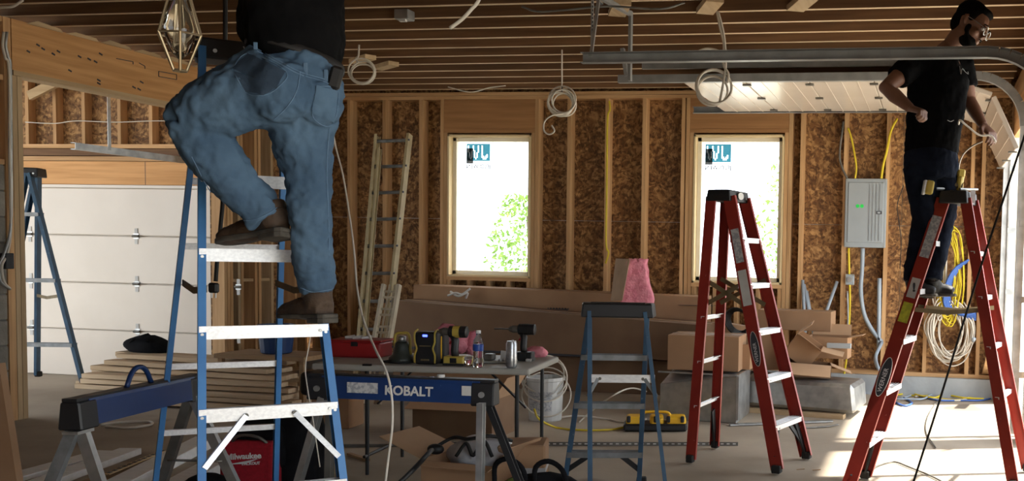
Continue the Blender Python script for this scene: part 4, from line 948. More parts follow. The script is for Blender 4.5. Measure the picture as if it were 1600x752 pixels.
tag(MB().bar(a+V((0, 0, .01)), b+V((0, 0, .01)), .03, .016).build('wood_offcut', 'crate_ply'), 'little brown wood offcut on the floor under the table', 'offcut')
# ---- crates and boxes under the table
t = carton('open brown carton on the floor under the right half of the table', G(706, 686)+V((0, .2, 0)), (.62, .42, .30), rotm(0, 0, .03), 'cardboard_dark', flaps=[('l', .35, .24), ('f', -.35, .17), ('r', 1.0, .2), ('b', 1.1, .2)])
t = carton('open carton in the foreground holding a grey bag and cords', G(720, 800)+V((.0, .20, 0)), (.46, .38, .26), rotm(0, 0, -.12), 'cardboard', flaps=[('l', .35, .30), ('f', -.3, .06), ('r', 1.0, .12)])
cc = G(720, 800)+V((0, .20, 0))
m = MB().ell(cc+V((.03, .02, .26)), (.20, .15, .12), 22, 14)
for i, q in enumerate(m.v): m.v[i] = q+(q-cc-V((0, 0, .26)))*(.18*noise.noise(q*9)+.1*noise.noise(q*25))
tag(m.build('plastic_bag', 'bag_white', smooth=True), 'crumpled grey white plastic bag filling the foreground carton', 'bag')
for k, pts in enumerate(([(-.22, -.1, .31), (-.12, -.05, .37), (0, -.12, .38), (.12, -.1, .4), (.2, 0, .36)], [(-.05, -.16, .29), (0, -.14, .36), (.05, -.16, .30), (.1, -.14, .38), (.16, -.16, .30)])):
    cable('extension_cable', [cc+V(q) for q in pts], .010, 'black_cable', ['thick black cord draped over the grey bag in the foreground carton', 'looped black cord hanging over the edge of the foreground carton'][k], 'cord')
m = MB().ell(cc+V((-.2, -.1, .31)), (.05, .035, .03), 10, 7)
tag(m.build('cord_plug', 'black_plastic', smooth=True), 'black plug end resting on the left flap of the foreground carton', 'plug')
cable('extension_cable', [cc+V((-.22, -.1, .30)), D(672, 706, 4.4), D(645, 735, 4.35), D(612, 765, 4.3), D(560, 800, 4.3)], .011, 'black_cable', 'black cord running down to the lower left from the foreground carton', 'cord')
# round cardboard tub right of the sawhorse leg
c = G(806, 790)
t = thing('cardboard_tub', 'tan cardboard carton banded with tape behind the sawhorse leg', 'box', c)
MB().box(c+V((0, .1, .17)), (.26, .26, .34), rotm(0, 0, .3)).build('body', 'cardboard', t, bev=.01)
MB().box(c+V((0, .1, .20)), (.264, .264, .03), rotm(0, 0, .3)).build('tape_band', 'bag_white', t)
# black tool bag at the bottom
c = G(835, 815)
t = thing('tool_bag', 'black tool bag with green lining at the bottom, right of the sawhorse', 'bag', c)
m = MB().ell(c+V((0, .05, .11)), (.25, .16, .14), 20, 12)
for i, q in enumerate(m.v): m.v[i] = q+(q-c)*(.10*noise.noise(q*8)); m.v[i].z = max(m.v[i].z, .002)
m.build('body', 'black_cloth', t, smooth=True)
MB().ell(c+V((-.08, -.06, .19)), (.07, .05, .05), 10, 7).build('lining', 'green_cloth', t, smooth=True)
for k, x in enumerate((-.12, .1)):
    cable('handle', [c+V((x-.08, -.05, .20)), c+V((x-.07, -.06, .30)), c+V((x, -.06, .335)), c+V((x+.07, -.05, .29)), c+V((x+.09, -.03, .19))], .014, 'black_cloth', parent=t, n=4)
# ---- lumber stack
rd = random.Random(11)
xr = D(470, 600, 8.2).x; lab = {}
rows = [(.02, 3, 196, 650), (.07, 3, 230, 640), (.12, 3, 124, 628), (.17, 3, 138, 606), (.22, 3, 140, 590), (.27, 2, 150, 580), (.32, 2, 172, 568), (.37, 2, 190, 558)]
words = ['bottom', 'second lowest', 'third lowest', 'fourth lowest', 'fourth highest', 'third highest', 'second highest', 'top']
n_rows = ['front', 'middle', 'rear']
y0 = 7.45
for r, (z, n, px, py) in enumerate(rows):
    for k in range(n):
        yy = y0+k*.155+(.03 if r % 2 else 0)+max(0, r-4)*.06
        x0 = AY(px+rd.uniform(0, 26)*k, py, yy).x; x1 = AY(468-rd.uniform(0, 26)-(20 if r > 5 else 0)+k*14, 600, yy).x
        s = .0
        o = MB().box(((x0+x1)/2, yy, z+.022), (abs(x1-x0), .14, .04), rotm(0, .012 if r > 4 else .004, rd.uniform(-.03, .03))).build('lumber_board', 'lumber', bev=.004)
        tag(o, 'pale rough board in the %s layer of the left lumber stack, %s row' % (words[r], n_rows[k] if n == 3 else ('front', 'rear')[k]), 'board', 'boards in the lumber stack at left')
c = AY(232, 552, 7.85)
t = thing('duffel_bag', 'black soft bag slumped on top of the lumber stack', 'bag', V((c.x, 7.75, .41)))
m = MB().ell(V((c.x, 7.85, .46)), (.235, .14, .10), 20, 12)
for i, q in enumerate(m.v): m.v[i] = q+V((0, 0, .03*noise.noise(q*7)+(.02 if q.x < c.x else 0))); m.v[i].z = max(m.v[i].z, .415)
m.build('body', 'black_cloth', t, smooth=True)
cable('strap', [V((c.x-.1, 7.74, .50)), V((c.x, 7.72, .56)), V((c.x+.1, 7.74, .52))], .01, 'black_cloth', parent=t)
# loose hose on floor
cable('hose_offcut', [G(158, 664, .01), G(190, 660, .012), G(232, 659, .01), G(235, 664, .01), G(200, 669, .01), G(165, 667, .01)], .01, 'romex_white', 'white hose loop lying on the floor before the lumber stack', 'hose')
# ---- trim boards lying on the floor at lower left
GF = 'white trim boards on the floor at lower left'
ends = [((-60, 765), (166, 704), 'primed'), ((-20, 785), (204, 703), 'primed'), ((60, 790), (262, 716), 'crate_ply'), ((110, 800), (322, 690), 'primed'), ((215, 800), (330, 735), 'primed')]
lb = ['rearmost white trim board on the floor at lower left', 'second white trim board from the rear at lower left, ending below the sawhorse', 'brown board lying among the white trim boards at lower left', 'longest white trim board, ending behind the big blue ladder', 'nearest white trim board, right of the sawhorse legs']
for k, (a, b, mm) in enumerate(ends):
    a, b = G(a[0], a[1], .03), G(b[0], b[1], .03)
    o = MB().bar(a, b, .14, .03+.012*k).build('trim_board', mm, bev=.003); tag(o, lb[k], 'board', GF); o.location.z = .0
strap = (G(165, 742, .07), G(255, 705, .07)); t = thing('perforated_strap', 'narrow strip with dark slots lying on the trim boards', 'strap', (strap[0]+strap[1])/2)
MB().bar(strap[0]+V((0, 0, .0)), strap[1], .04, .006).build('body', 'board_y', t)
m = MB(); 
for i in range(12):
    q = strap[0].lerp(strap[1], (i+.5)/12)+V((0, 0, .004)); d = (strap[1]-strap[0]).normalized(); m.bar(q, q+d*.03, .02, .002)
m.build('slots', 'ink', t, kind='stuff')
# far-left foreground bits
p = D(4, 690, 4.6)
t = tag(MB().box(V((p.x-.16, p.y, .40)), (.36, .05, .80), rotm(.0, -.12, .3)).build('cardboard_sheet', 'cardboard'), 'edge of a leaning cardboard sheet at the far left of the photo', 'sheet')
t.location.z = .0
a = D(-60, 735, 4.9); b = D(20, 722, 4.9)
t = thing('paper_roll', 'white roll end at the lower left corner', 'roll', a); MB().tube([a, b], .035, 14).build('roll', 'primed', t); MB().tube([b, b+(b-a).normalized()*.003], .012, 8).build('core', 'cardboard', t)
# ---- red and black backpack tool bag behind the big ladder
c = G(418, 792); c = D(415, 745, 5.2); c.z = 0
t = thing('backpack', 'red and black tool backpack with white lettering behind the big blue ladder', 'bag', c)
fz = CAMH-(650-381)*5.2/FPX; hgt = fz
def rbox(name, c, d, m, par, rz=.1, b=.05): return MB().box(c, d, rotm(0, 0, rz)).build(name, m, par, bev=b, segs=4)
rbox('main_body', c+V((.02, .12, hgt/2+.03)), (.40, .24, hgt-.02), 'black_cloth', t, .17, .09)
rbox('top_flap', c+V((-.03, -.01, hgt-.16)), (.28, .10, .24), 'black_cloth', t, .17, .045)
pk = rbox('front_pocket', c+V((-.04, -.06, (hgt-.10)/2)), (.29, .10, hgt-.13), 'red_cloth', t, .17, .03)
cable('handle', [c+V((-.14, -.09, hgt-.17)), c+V((-.08, -.11, hgt-.09)), c+V((.03, -.10, hgt-.09)), c+V((.09, -.05, hgt-.16))], .008, 'galv_dark', parent=t, n=5)
rr_ = V((math.cos(.17), math.sin(.17), 0)); nn = V((math.sin(.17), -math.cos(.17), 0))
o = c+V((-.04, -.06, 0))+nn*.0512
ry = V((0, 0, 1))
tilt_r = (rr_+V((0, 0, .07))).normalized()
text('Milwaukee', .042, o-rr_*.10+V((0, 0, CAMH-(716-381)*5.15/FPX)), tilt_r, ry, 'white_ink', t, bold=.0012)
text('PACKOUT', .02, o-rr_*.02+V((0, 0, CAMH-(724-381)*5.15/FPX)), tilt_r, ry, 'white_ink', t, bold=.0006)
z0 = CAMH-(720-381)*5.15/FPX
MB().add([o-rr_*.10+V((0, 0, z0-.012)), o-rr_*.0+V((0, 0, z0-.006)), o+rr_*.07+V((0, 0, z0+.024)), o-rr_*.02+V((0, 0, z0+.004))], [(0, 1, 2, 3)]).build('lightning_stroke', 'white_ink', t)
t = tag(MB().ell(D(325, 765, 5.0), (.16, .12, .13), 16, 10).build('cloth_bundle', 'black_cloth', smooth=True), 'dark bundle on the floor left of the red backpack', 'bundle'); t.location.z = 0
# small things between ladder and table: black case, blue bucket on shelf, yellow case
t = tag(MB().box(D(497, 598, 5.35), (.13, .16, .13)).build('speaker_case', 'black_plastic', bev=.03, segs=3), 'black rounded case between the big blue ladder and the table', 'case')
p = D(432, 552, 8.6)
t = thing('storage_bin', 'blue plastic bin standing at the left wall behind the big ladder', 'bin', p)
zb = max(0, p.z)
MB().lathe(V((p.x, p.y, zb)), [(.11, 0), (.125, .01), (.15, .24), (.155, .25), (.14, .25), (.12, .02)], 18).build('body', 'bucket_blue', t, smooth=False)
cable('handle', [V((p.x-.15, p.y-.02, zb+.22)), V((p.x-.05, p.y-.17, zb+.16)), V((p.x+.08, p.y-.16, zb+.17)), V((p.x+.15, p.y-.02, zb+.22))], .004, 'sticker', parent=t)
MB().bb(p.x-.45, p.x+.4, p.y-.2, p.y+.25, zb-.04, zb-.0).bb(p.x-.43, p.x-.39, p.y-.18, p.y-.14, 0, zb-.04).bb(p.x+.34, p.x+.38, p.y-.18, p.y-.14, 0, zb-.04).bb(p.x-.43, p.x-.39, p.y+.19, p.y+.23, 0, zb-.04).bb(p.x+.34, p.x+.38, p.y+.19, p.y+.23, 0, zb-.04)
bench = MB().bb(p.x-.45, p.x+.4, p.y-.2, p.y+.25, zb-.04, zb-.002)
for sx in (-.41, .36):
    for sy in (-.16, .21): bench.bb(p.x+sx-.02, p.x+sx+.02, p.y+sy-.02, p.y+sy+.02, 0, zb-.04)
tag(bench.build('work_bench', 'crate_ply'), 'low rough wooden bench under the blue bin at the left wall', 'bench')
p = D(500, 705, 5.9)
t = tag(MB().box(V((p.x, p.y, .12)), (.14, .10, .24)).build('yellow_case', 'yellow_dim', bev=.01), 'yellow case on the floor behind the right rail of the big ladder', 'case')
p = D(528, 650, 7.8); 
carton('tan carton on the floor beneath the table at its left end', V((p.x, p.y, 0)), (.30, .25, .24), rotm(0, 0, .1), 'cardboard')
# ================================================================== PANEL, CONDUITS AND WIRES ON THE BACK WALL
x0, x1 = AY(1320, 330, YW-.05).x, AY(1385, 330, YW-.05).x; z0, z1 = AY(1350, 387, YW-.05).z, AY(1350, 279, YW-.05).z
t = thing('breaker_panel', 'grey electrical breaker panel on the studs right of the right window', 'panel', ((x0+x1)/2, YW-.05, z0))
MB().bb(x0+.01, x1-.01, YW-.03, YW+.05, z0+.01, z1-.01).build('enclosure', 'panel_grey', t)
MB().bb(x0, x1, YW-.045, YW-.03, z0, z1).build('cover', 'panel_grey', t, bev=.006)
dd = MB().bb(x0+.03, x1-.03, YW-.055, YW-.045, z0+.05, z1-.04).build('door', 'panel_grey', t, bev=.005)
for k in range(4):
    xx = x1-.05-.034*k-.02; MB().bb(xx-.004, xx+.004, YW-.060, YW-.055, z0+.07, z1-.06).build('pressed_rib', 'panel_slot', dd)
MB().bb(x1-.10, x1-.045, YW-.066, YW-.055, (z0+z1)/2-.01, (z0+z1)/2+.02).build('latch', 'ink', dd)
MB().bb(x1-.09, x1-.06, YW-.068, YW-.066, (z0+z1)/2-.004, (z0+z1)/2+.014).build('latch_slide', 'panel_grey', dd)
gx = x0+(x1-x0)*.36; gz = z0+(z1-z0)*.6
for k in (-1, 1): MB().tube([(gx+k*.022, YW-.055, gz), (gx+k*.022, YW-.058, gz)], .019, 12).build('green_sticker', 'green_dot', dd)
for i in (0, 1):
    for j in (0, 1): MB().tube([(x0+.015+(x1-x0-.03)*i, YW-.045, z0+.02+(z1-z0-.04)*j), (x0+.015+(x1-x0-.03)*i, YW-.05, z0+.02+(z1-z0-.04)*j)], .006, 8).build('screw', 'galv', t)
def wallcab(name, pts, r, m, label, y=YW-.04, group=None, cat='cable'): return cable(name, [AY(px, py, y) for px, py in pts], r, m, label, cat, group)
wallcab('flexible_conduit', [(1348, 388), (1347, 420), (1345, 455), (1350, 490), (1362, 515), (1378, 535)], .022, 'pvc_grey', 'grey flexible conduit curving down from the breaker panel', cat='conduit')
wallcab('conduit', [(1374, 435), (1373, 545)], .022, 'pvc_grey', 'short vertical grey conduit right of the curving one', cat='conduit')
p = AY(1328, 437, YW-.03)
t = thing('junction_box', 'small grey square electrical box below the breaker panel', 'junction box', p)
MB().box(p, (.09, .05, .11)).build('body', 'panel_grey', t, bev=.006); MB().tube([p+V((0, -.025, 0)), p+V((0, -.035, 0))], .028, 12).build('socket', 'galv', t)
for px in (1322, 1334): MB().tube([AY(px, 429, YW-.06), AY(px, 431, YW-.06)+V((0, -.008, 0))], .006, 6).build('screw', 'galv', t)
GP = 'grey pipes leaning between the studs'
for k, (pts, l) in enumerate((([(1254, 438), (1258, 520)], 'leftmost grey pipe leaning between studs right of the window'), ([(1256, 445), (1272, 525)], 'second grey pipe leaning right, next to the leftmost one'), ([(1260, 455), (1275, 540)], 'third grey pipe leaning right below the other two'), ([(1308, 440), (1280, 518)], 'grey pipe leaning left against the stud under the breaker panel'))):
    o = MB().tube([AY(*pts[0], YW+.02), AY(*pts[1], YW-.12)], .018, 10).build('pipe', 'pvc_grey', smooth=True); tag(o, l, 'pipe', GP)
GY = 'yellow house cables running over the studs'
for k, (pts, l) in enumerate((([(1325, 200), (1330, 215), (1335, 240), (1338, 262), (1336, 279)], 'yellow cable entering the panel top, second from its left'), ([(1402, 185), (1392, 205), (1386, 235), (1380, 258), (1377, 279)], 'thick yellow cable entering the panel top at its right'), ([(1326, 388), (1327, 430), (1328, 470), (1326, 520), (1322, 565), (1318, 590)], 'yellow cable dropping from the panel bottom past the junction box'),
        ([(952, 158), (953, 172), (949, 190), (948, 300), (947, 380), (951, 395), (946, 412)], 'yellow cable stapled down the stud between the windows'), ([(1318, 190), (1312, 240), (1316, 262), (1324, 279)], 'dark looped cable entering the panel top at its left'))):
    wallcab('house_cable', pts, .011 if k != 1 else .014, 'romex_yellow' if k != 4 else 'galv_dark', l, group=GY)
wallcab('grey_cable', [(1324, 455), (1325, 500), (1322, 540)], .01, 'galv', 'grey cable hanging below the junction box')
wallcab('thin_wire', [(1412, 290), (1402, 320), (1405, 350), (1408, 380), (1406, 420)], .005, 'black_cable', 'thin black wire on the sheathing right of the breaker panel')
wallcab('thin_wire', [(557, 545), (552, 560)], .005, 'romex_white', 'thin white wire hanging behind the ladder')
# hung coil bundle in the right corner
rd = random.Random(5)
def loopbundle(label, cx, cy, w_, h_, n, m, r=.007, yy=YW-.10, grp=None, seed=0):
    rr = random.Random(seed)
    for k in range(n):
        pts = []; dx, dy = rr.uniform(-6, 6), rr.uniform(-4, 8); sx, sy = w_*rr.uniform(.6, 1.1), h_*rr.uniform(.7, 1.05); ph = rr.uniform(0, .6)
        for i in range(11):
            a = ph+6.0*i/10; pts.append(AY(cx+dx+sx*math.sin(a)+rr.uniform(-2, 2), cy+dy-sy*math.cos(a)+rr.uniform(-2, 2), yy-rr.uniform(-.03, .06)))
        cable('cable_loop', pts, r, m, label, 'cable', grp, n=4, seg=5)
loopbundle('yellow cable loop hanging in the bundle behind the right red ladder', 1485, 430, 17, 78, 11, 'romex_yellow', grp='yellow loops of the hanging cable bundle', seed=1)
loopbundle('white cable loop in the tangle hanging behind the right red ladder', 1484, 515, 34, 50, 16, 'romex_white', grp='white loops of the hanging cable bundle', seed=2)
loopbundle('white cable loop hanging long behind the right ladder, upper part', 1470, 400, 10, 110, 3, 'romex_white', grp='long white loops behind the right ladder', seed=3)
GB = 'blue tubing strands curving behind the right ladder'
for k in range(5):
    wallcab('blue_tubing', [(1510+k, 410-k), (1500-k*1.5, 418), (1490-k*2, 435), (1484-k*2, 455), (1486-k*2, 480), (1500+k*2, 492), (1525, 500-k*3)], .012, 'blue_tube', 'strand of blue tubing curving down behind the right ladder', y=YW-.14-.01*k, group=GB)
# cables at the corner floor
cable('flexible_conduit', [AY(1378, 535, YW-.05), AY(1368, 560, 10.0), AY(1378, 580, 9.8), G(1400, 568, .16), G(1440, 572, .2), G(1480, 585, .12), G(1530, 612, .01)], .02, 'pvc_grey', 'grey flexible conduit arching over the kerb behind the right ladder', 'conduit')
cable('flexible_conduit', [AY(1522, 530, 10.0), G(1506, 560, .25), G(1500, 585, .12), G(1515, 600, .03), G(1520, 618, .02)], .02, 'pvc_grey', 'grey flexible conduit curling at the back right corner', 'conduit')
fl = [([(1385, 600), (1420, 608), (1450, 622), (1500, 626), (1520, 618)], 'romex_white', 'white cable curving over the floor at the back right corner'), ([(1400, 615), (1440, 612), (1480, 605), (1510, 598)], 'romex_yellow', 'yellow cable on the floor behind the right ladder'),
      ([(1395, 606), (1430, 616), (1480, 618), (1515, 608)], 'romex_yellow', 'second yellow cable on the floor at the back right corner'), ([(1388, 622), (1410, 634), (1425, 630), (1412, 622)], 'blue_tube', 'blue cord looped on the floor between ladder and kerb'),
      ([(1350, 590), (1370, 600), (1410, 600), (1450, 602), (1500, 612), (1555, 610)], 'blue_tube', 'blue cord lying along the foot of the kerb'), ([(1300, 600), (1330, 605), (1352, 612), (1340, 628)], 'blue_tube', 'blue cord beside the end of the duct trunk'),
      ([(1430, 620), (1480, 612), (1530, 616)], 'romex_white', 'short white cable on the floor near the door corner')]
for pts, m_, l in fl: cable('floor_cable', [G(px, py, .012) for px, py in pts], .010, m_, l)
cable('floor_cable', [G(1465, 625, .01), G(1450, 650, .01), G(1447, 675, .01), G(1462, 700, .01)], .006, 'galv_dark', 'thin grey wire lying on the sunlit floor between the ladder rails')
cable('floor_cable', [G(1360, 745, .01), G(1368, 730, .01), G(1395, 722, .01), G(1420, 730, .01), G(1470, 752, .01), G(1490, 775, .01)], .006, 'galv_dark', 'thin dark wire curved on the floor under the right ladder')
tag(MB().bar(AY(1548, 560, 9.6), G(1535, 606), .09, .035, V((0, 1, 0))).build('leaning_board', 'stud_z'), 'short board leaning in the back right corner', 'board')
rd = random.Random(21)
for k in range(14):
    x = 1372+rd.uniform(0, 60); y = 603+rd.uniform(0, 16); m_ = ('romex_yellow', 'blue_tube', 'pvc_grey', 'romex_yellow', 'black_cable')[k % 5]; pts = []
    for i in range(6): pts.append(G(x, y, .012+.006*(k % 3))); x += rd.uniform(14, 34); y = min(626, max(602, y+rd.uniform(-8, 8)))
    cable('floor_cable', pts, .009, m_, '%s cable among the tangle on the floor along the back right kerb' % ('yellow', 'blue', 'grey', 'yellow', 'black')[k % 5], group='%s cables tangled on the floor by the kerb' % ('yellow', 'blue', 'grey', 'yellow', 'black')[k % 5])
# debris
for k, (px, py) in enumerate(((1245, 734), (1270, 735), (1130, 622))): 
    if k < 2: tag(MB().bar(G(px, py, .004), G(px+12, py-1, .004), .006, .004).build('wood_chip', 'crate_ply'), ['small dark chip on the floor before the middle ladder', 'second small chip on the floor right of the middle ladder foot'][k], 'chip')
cable('pry_bar', [G(1255, 669, .01), G(1290, 667, .01), G(1310, 664, .02)], .008, 'galv_dark', 'thin dark rod on the floor before the duct trunk', 'rod')
a = G(1140, 664, .012); b = G(1300, 658, .012); tag(MB().bar(a, b, .05, .012).build('metal_strip', 'galv'), 'flat bright metal strip lying before the duct trunk', 'strip')
# ================================================================== HANGING CABLES
def coil(label, cx, cy, d, R, n, m, r, nrm, seed, tails=(), tie=True):
    rr = random.Random(seed); c = D(cx, cy, d); t = thing('cable_coil', label, 'cable', c, 'coils of white cable hanging from the ceiling')
    for k in range(n):
        nn = (V(nrm)+V((rr.uniform(-.25, .25), rr.uniform(-.1, .1), rr.uniform(-.25, .25)))).normalized()
        MB().ring(c+V((rr.uniform(-.02, .02), rr.uniform(-.02, .02), rr.uniform(-.02, .02))), R*rr.uniform(.85, 1.08), r, nn, 26, 6).build('turn', m, t, smooth=True)
    for pts in tails: cable('tail', [D(px, py, dd) for px, py, dd in pts], r, m, parent=t)
    if tie: MB().ring(c+V((0, 0, R*.98)), .02, .005, V((1, .3, 0)), 10, 5).build('cable_tie', 'ink', t)
    return t
coil('neat tied coil of white cable hanging before the sheathing, right of the left window', 878, 160, 8.6, .115, 6, 'romex_white', .0075, (.35, -1, .1), 1, [[(880, 178, 8.55), (862, 181, 8.5), (851, 190, 8.5), (850, 204, 8.5), (858, 210, 8.5), (866, 205, 8.5), (862, 196, 8.5)], [(876, 140, 8.6), (877, 136, 8.6), (878, 131, 8.6), (878, 104, 8.6), (878, 78, 8.6)]])
coil('loose coil of white cable hanging at the ceiling beside the pale blocking', 567, 113, 8.2, .105, 3, 'romex_white', .0075, (.2, -1, .2), 2, [[(560, 98, 8.2), (556, 92, 8.2), (560, 87, 8.2), (561, 70, 8.2)]], tie=False)
coil('big loose coil of white cable hanging before the near overhead track', 1112, 138, 6.9, .125, 3, 'romex_white', .0085, (.25, -1, .25), 3,
     [[(1085, 90, 6.9), (1092, 80, 6.9), (1108, 76, 6.9), (1128, 82, 6.9), (1133, 92, 6.9)], [(1122, 18, 6.9), (1128, 40, 6.9), (1132, 62, 6.9), (1134, 100, 6.9), (1130, 130, 6.9), (1124, 162, 6.9)], [(1120, 18, 6.9), (1126, 48, 6.9), (1131, 70, 6.9), (1130, 100, 6.9), (1138, 115, 6.9), (1137, 130, 6.9)]], tie=False)
cable('hanging_cable', [D(752, -25, 4.4), D(748, 0, 4.4), D(737, 14, 4.4), D(722, 30, 4.4), D(703, 44, 4.4)], .009, 'romex_white', 'thick white cable end poking down from the ceiling, top centre')
cable('hanging_cable', [D(519, 200, 5.6), D(525, 232, 5.6), D(536, 275, 5.5), D(545, 330, 5.4), D(553, 390, 5.2), D(558, 450, 5.0), D(568, 500, 4.8), D(586, 545, 4.55), D(604, 582, 4.4), D(612, 620, 4.35), D(613, 665, 4.35), D(607, 715, 4.35), D(601, 765, 4.35)], .0055, 'romex_white', 'long thin white cord hanging past the man in blue jeans down over the sawhorse', 'cord')
cable('hanging_cable', [D(487, 515, 4.6), D(482, 545, 4.6), D(477, 575, 4.6), D(481, 610, 4.6), D(488, 650, 4.6), D(494, 690, 4.6), D(500, 730, 4.6)], .0028, 'romex_white', 'short white cord hanging behind the big ladder beneath the boot', 'cord')
cable('pull_rope', [D(1640, 110, 5.6), D(1600, 215, 5.6), D(1570, 305, 5.6), D(1538, 400, 5.6), D(1505, 505, 5.6), D(1470, 620, 5.6), D(1430, 745, 5.6), D(1424, 765, 5.6)], .0065, 'black_cable', 'straight black rope slanting down across the right red ladder', 'rope', n=3)
t = thing('extension_cable', 'black cord with a plug hanging behind the big blue ladder', 'cord', D(345, 300, 4.9))
cable('cord', [D(352, -20, 4.7), D(352, 60, 4.7), D(352, 110, 4.8), D(349, 290, 4.9), D(345, 350, 4.9), D(340, 400, 4.9), D(337, 440, 4.9)], .011, 'black_cable', parent=t)
a = D(334, 450, 4.9); MB().box(a, (.05, .03, .05)).build('plug', 'black_plastic', t, bev=.008)
for k in (-.012, .01): MB().box(a+V((k, 0, -.035)), (.004, .008, .03)).build('prong', 'galv', t)
cable('ceiling_wire', [D(815, 10, 6.4), D(840, 18, 6.4), D(880, 16, 6.4), D(950, 10, 6.4), D(1030, 14, 6.4), D(1070, 4, 6.4)], .007, 'galv_dark', 'dark cable stapled along the joists left of the near track hanger')
cable('ceiling_wire', [D(700, 136, 9.9), D(735, 144, 9.9), D(765, 137, 9.9), D(790, 134, 9.9)], .006, 'romex_white', 'thin pale wire sagging along the top plate above the left window')
cable('ceiling_wire', [D(-20, 20, 6.2), D(0, 12, 6.2), D(20, 10, 6.2), D(36, 0, 6.2)], .008, 'romex_white', 'pale cable loop in the upper left corner at the ceiling')
for k, dx in enumerate((0, 5)):
    cable('wall_cable', [AX(6+dx, 50, XL+.03), AX(4+dx, 70, XL+.03), AX(8+dx, 90, XL+.03), AX(14+dx/2, 110, XL+.03), AX(15+dx/2, 240, XL+.03), AX(17, 350, XL+.03), AX(12-dx, 395, XL+.04), AX(3-dx, 415, XL+.05), AX(6-dx, 440, XL+.05), AX(16, 452, XL+.04)], .010, 'galv' if k else 'romex_white', ['pale cable running down the wall at far left to the outlet box', 'grey cable running down the wall beside the pale one'][k])
# ================================================================== CAGE LAMP
t = thing('cage_pendant', 'wire cage pendant with a large clear glass bulb hanging top left', 'lamp', D(281, 60, 3.3))
dL = 3.3; sc_ = dL/FPX; c = D(281, 60, dL)
R = [( -70, 8), (-30, 13), (0, 34), (50, 10)]           # pixel offsets down, radius
zt_, zm, zb2 = c+V((0, 0, 95*sc_)), c+V((0, 0, 5*sc_)), c-V((0, 0, 50*sc_))
for k in range(6):
    a = 2*math.pi*k/6+.2; e = V((math.cos(a), math.sin(a), 0))
    MB().tube([zt_+e*8*sc_, zm+e*33*sc_, zb2+e*10*sc_], .004, 6).build('cage_wire', 'brass', t)
    e2 = V((math.cos(a+math.pi/3), math.sin(a+math.pi/3), 0))
    MB().tube([zm+e*33*sc_, zm+e2*33*sc_], .0035, 6).build('cage_ring', 'brass', t); MB().tube([zb2+e*10*sc_, zb2+e2*10*sc_], .004, 6).build('cage_ring', 'brass', t)
MB().lathe(c, [(3*sc_, -32*sc_), (14*sc_, -20*sc_), (20*sc_, 0), (23*sc_, 14*sc_), (18*sc_, 36*sc_), (11*sc_, 55*sc_), (9*sc_, 62*sc_)], 20).build('bulb', 'glass', t, smooth=True)
MB().lathe(c+V((0, 0, 60*sc_)), [(10*sc_, 0), (11*sc_, 2*sc_), (11*sc_, 26*sc_), (6*sc_, 34*sc_)], 14).build('socket', 'brass', t, smooth=True)
for k in range(4): a = 2*math.pi*k/4; e = V((math.cos(a), math.sin(a), 0))*4*sc_; MB().tube([c+e+V((0, 0, 50*sc_)), c+e*1.8-V((0, 0, 10*sc_))], .0015, 4).build('filament', 'brass', t)
MB().tube([c+V((0, 0, 92*sc_)), V((c.x, c.y, CZ+.02))], .004, 6).build('cord', 'black_cable', t)
# ================================================================== TOOLS ON THE RIGHT LADDER CAP
c = tcr+V((0, 0, .0)); z = 1.84
t = thing('cordless_drill', 'yellow drill resting in the top of the right red ladder', 'drill', V((c.x, c.y, z)))
p = D(1499, 296, 6.3); p.z = z+.002
MB().tube([p, p+V((.0, 0, .06)), p+V((.01, 0, .12))], [(.024, .03)]*3, 10).build('grip', 'yellow_dim', t)
MB().box(p+V((.005, 0, .115)), (.05, .07, .05), rotm(0, .1, .2)).build('battery', 'yellow_dim', t, bev=.01)
MB().tube([p+V((-.08, 0, .045)), p+V((.02, 0, .03))], .028, 12).build('motor_housing', 'khaki', t)
MB().tube([p+V((-.12, 0, .05)), p+V((-.08, 0, .045))], .016, 10).build('chuck', 'galv_dark', t)
t = thing('hand_pliers', 'silver pliers lying on the right ladder cap', 'pliers', V((c.x, c.y, z)))
for k, (a, b) in enumerate((((1462, 316), (1492, 302)), ((1500, 298), (1528, 294)))):
    a, b = D(*a, 6.25), D(*b, 6.3); a.z = z+.012; b.z = z+.018; MB().tube([a, b], [.010, .007], 8).build('handle' if k == 0 else 'jaw', 'galv', t)
a = D(1520, 305, 6.25)
tag(MB().box(a+V((0, -.02, -.01)), (.03, .02, .08)).build('clip', 'alu'), 'bright steel clip on the right edge of the right ladder cap', 'clip')
# ================================================================== PEOPLE
from mathutils.bvhtree import BVHTree
tex = bpy.data.textures.new('folds', 'CLOUDS'); tex.noise_scale = .09; tex.noise_depth = 2
tex2 = bpy.data.textures.new('fine_folds', 'CLOUDS'); tex2.noise_scale = .035; tex2.noise_depth = 1
def organic(name, m, lofts, ells, parent, voxel=.009, smooth=4, disp=0, disp2=0):
    mb = MB()
    for pts, rs in lofts: mb.tube(pts, rs, 18)
    for e in ells: mb.ell(e[0], e[1], 18, 12, e[2] if len(e) > 2 else None)
    o = mb.build(name, m, parent)
    r = o.modifiers.new('union', 'REMESH'); r.mode = 'VOXEL'; r.voxel_size = voxel; r.use_smooth_shade = True
    s = o.modifiers.new('soft', 'SMOOTH'); s.iterations = smooth; s.factor = .6
    if disp:
        d = o.modifiers.new('folds', 'DISPLACE'); d.texture = tex; d.strength = disp; d.mid_level = .5; d.texture_coords = 'LOCAL'
    if disp2:
        d = o.modifiers.new('fine', 'DISPLACE'); d.texture = tex2; d.strength = disp2; d.mid_level = .5; d.texture_coords = 'LOCAL'
    return o
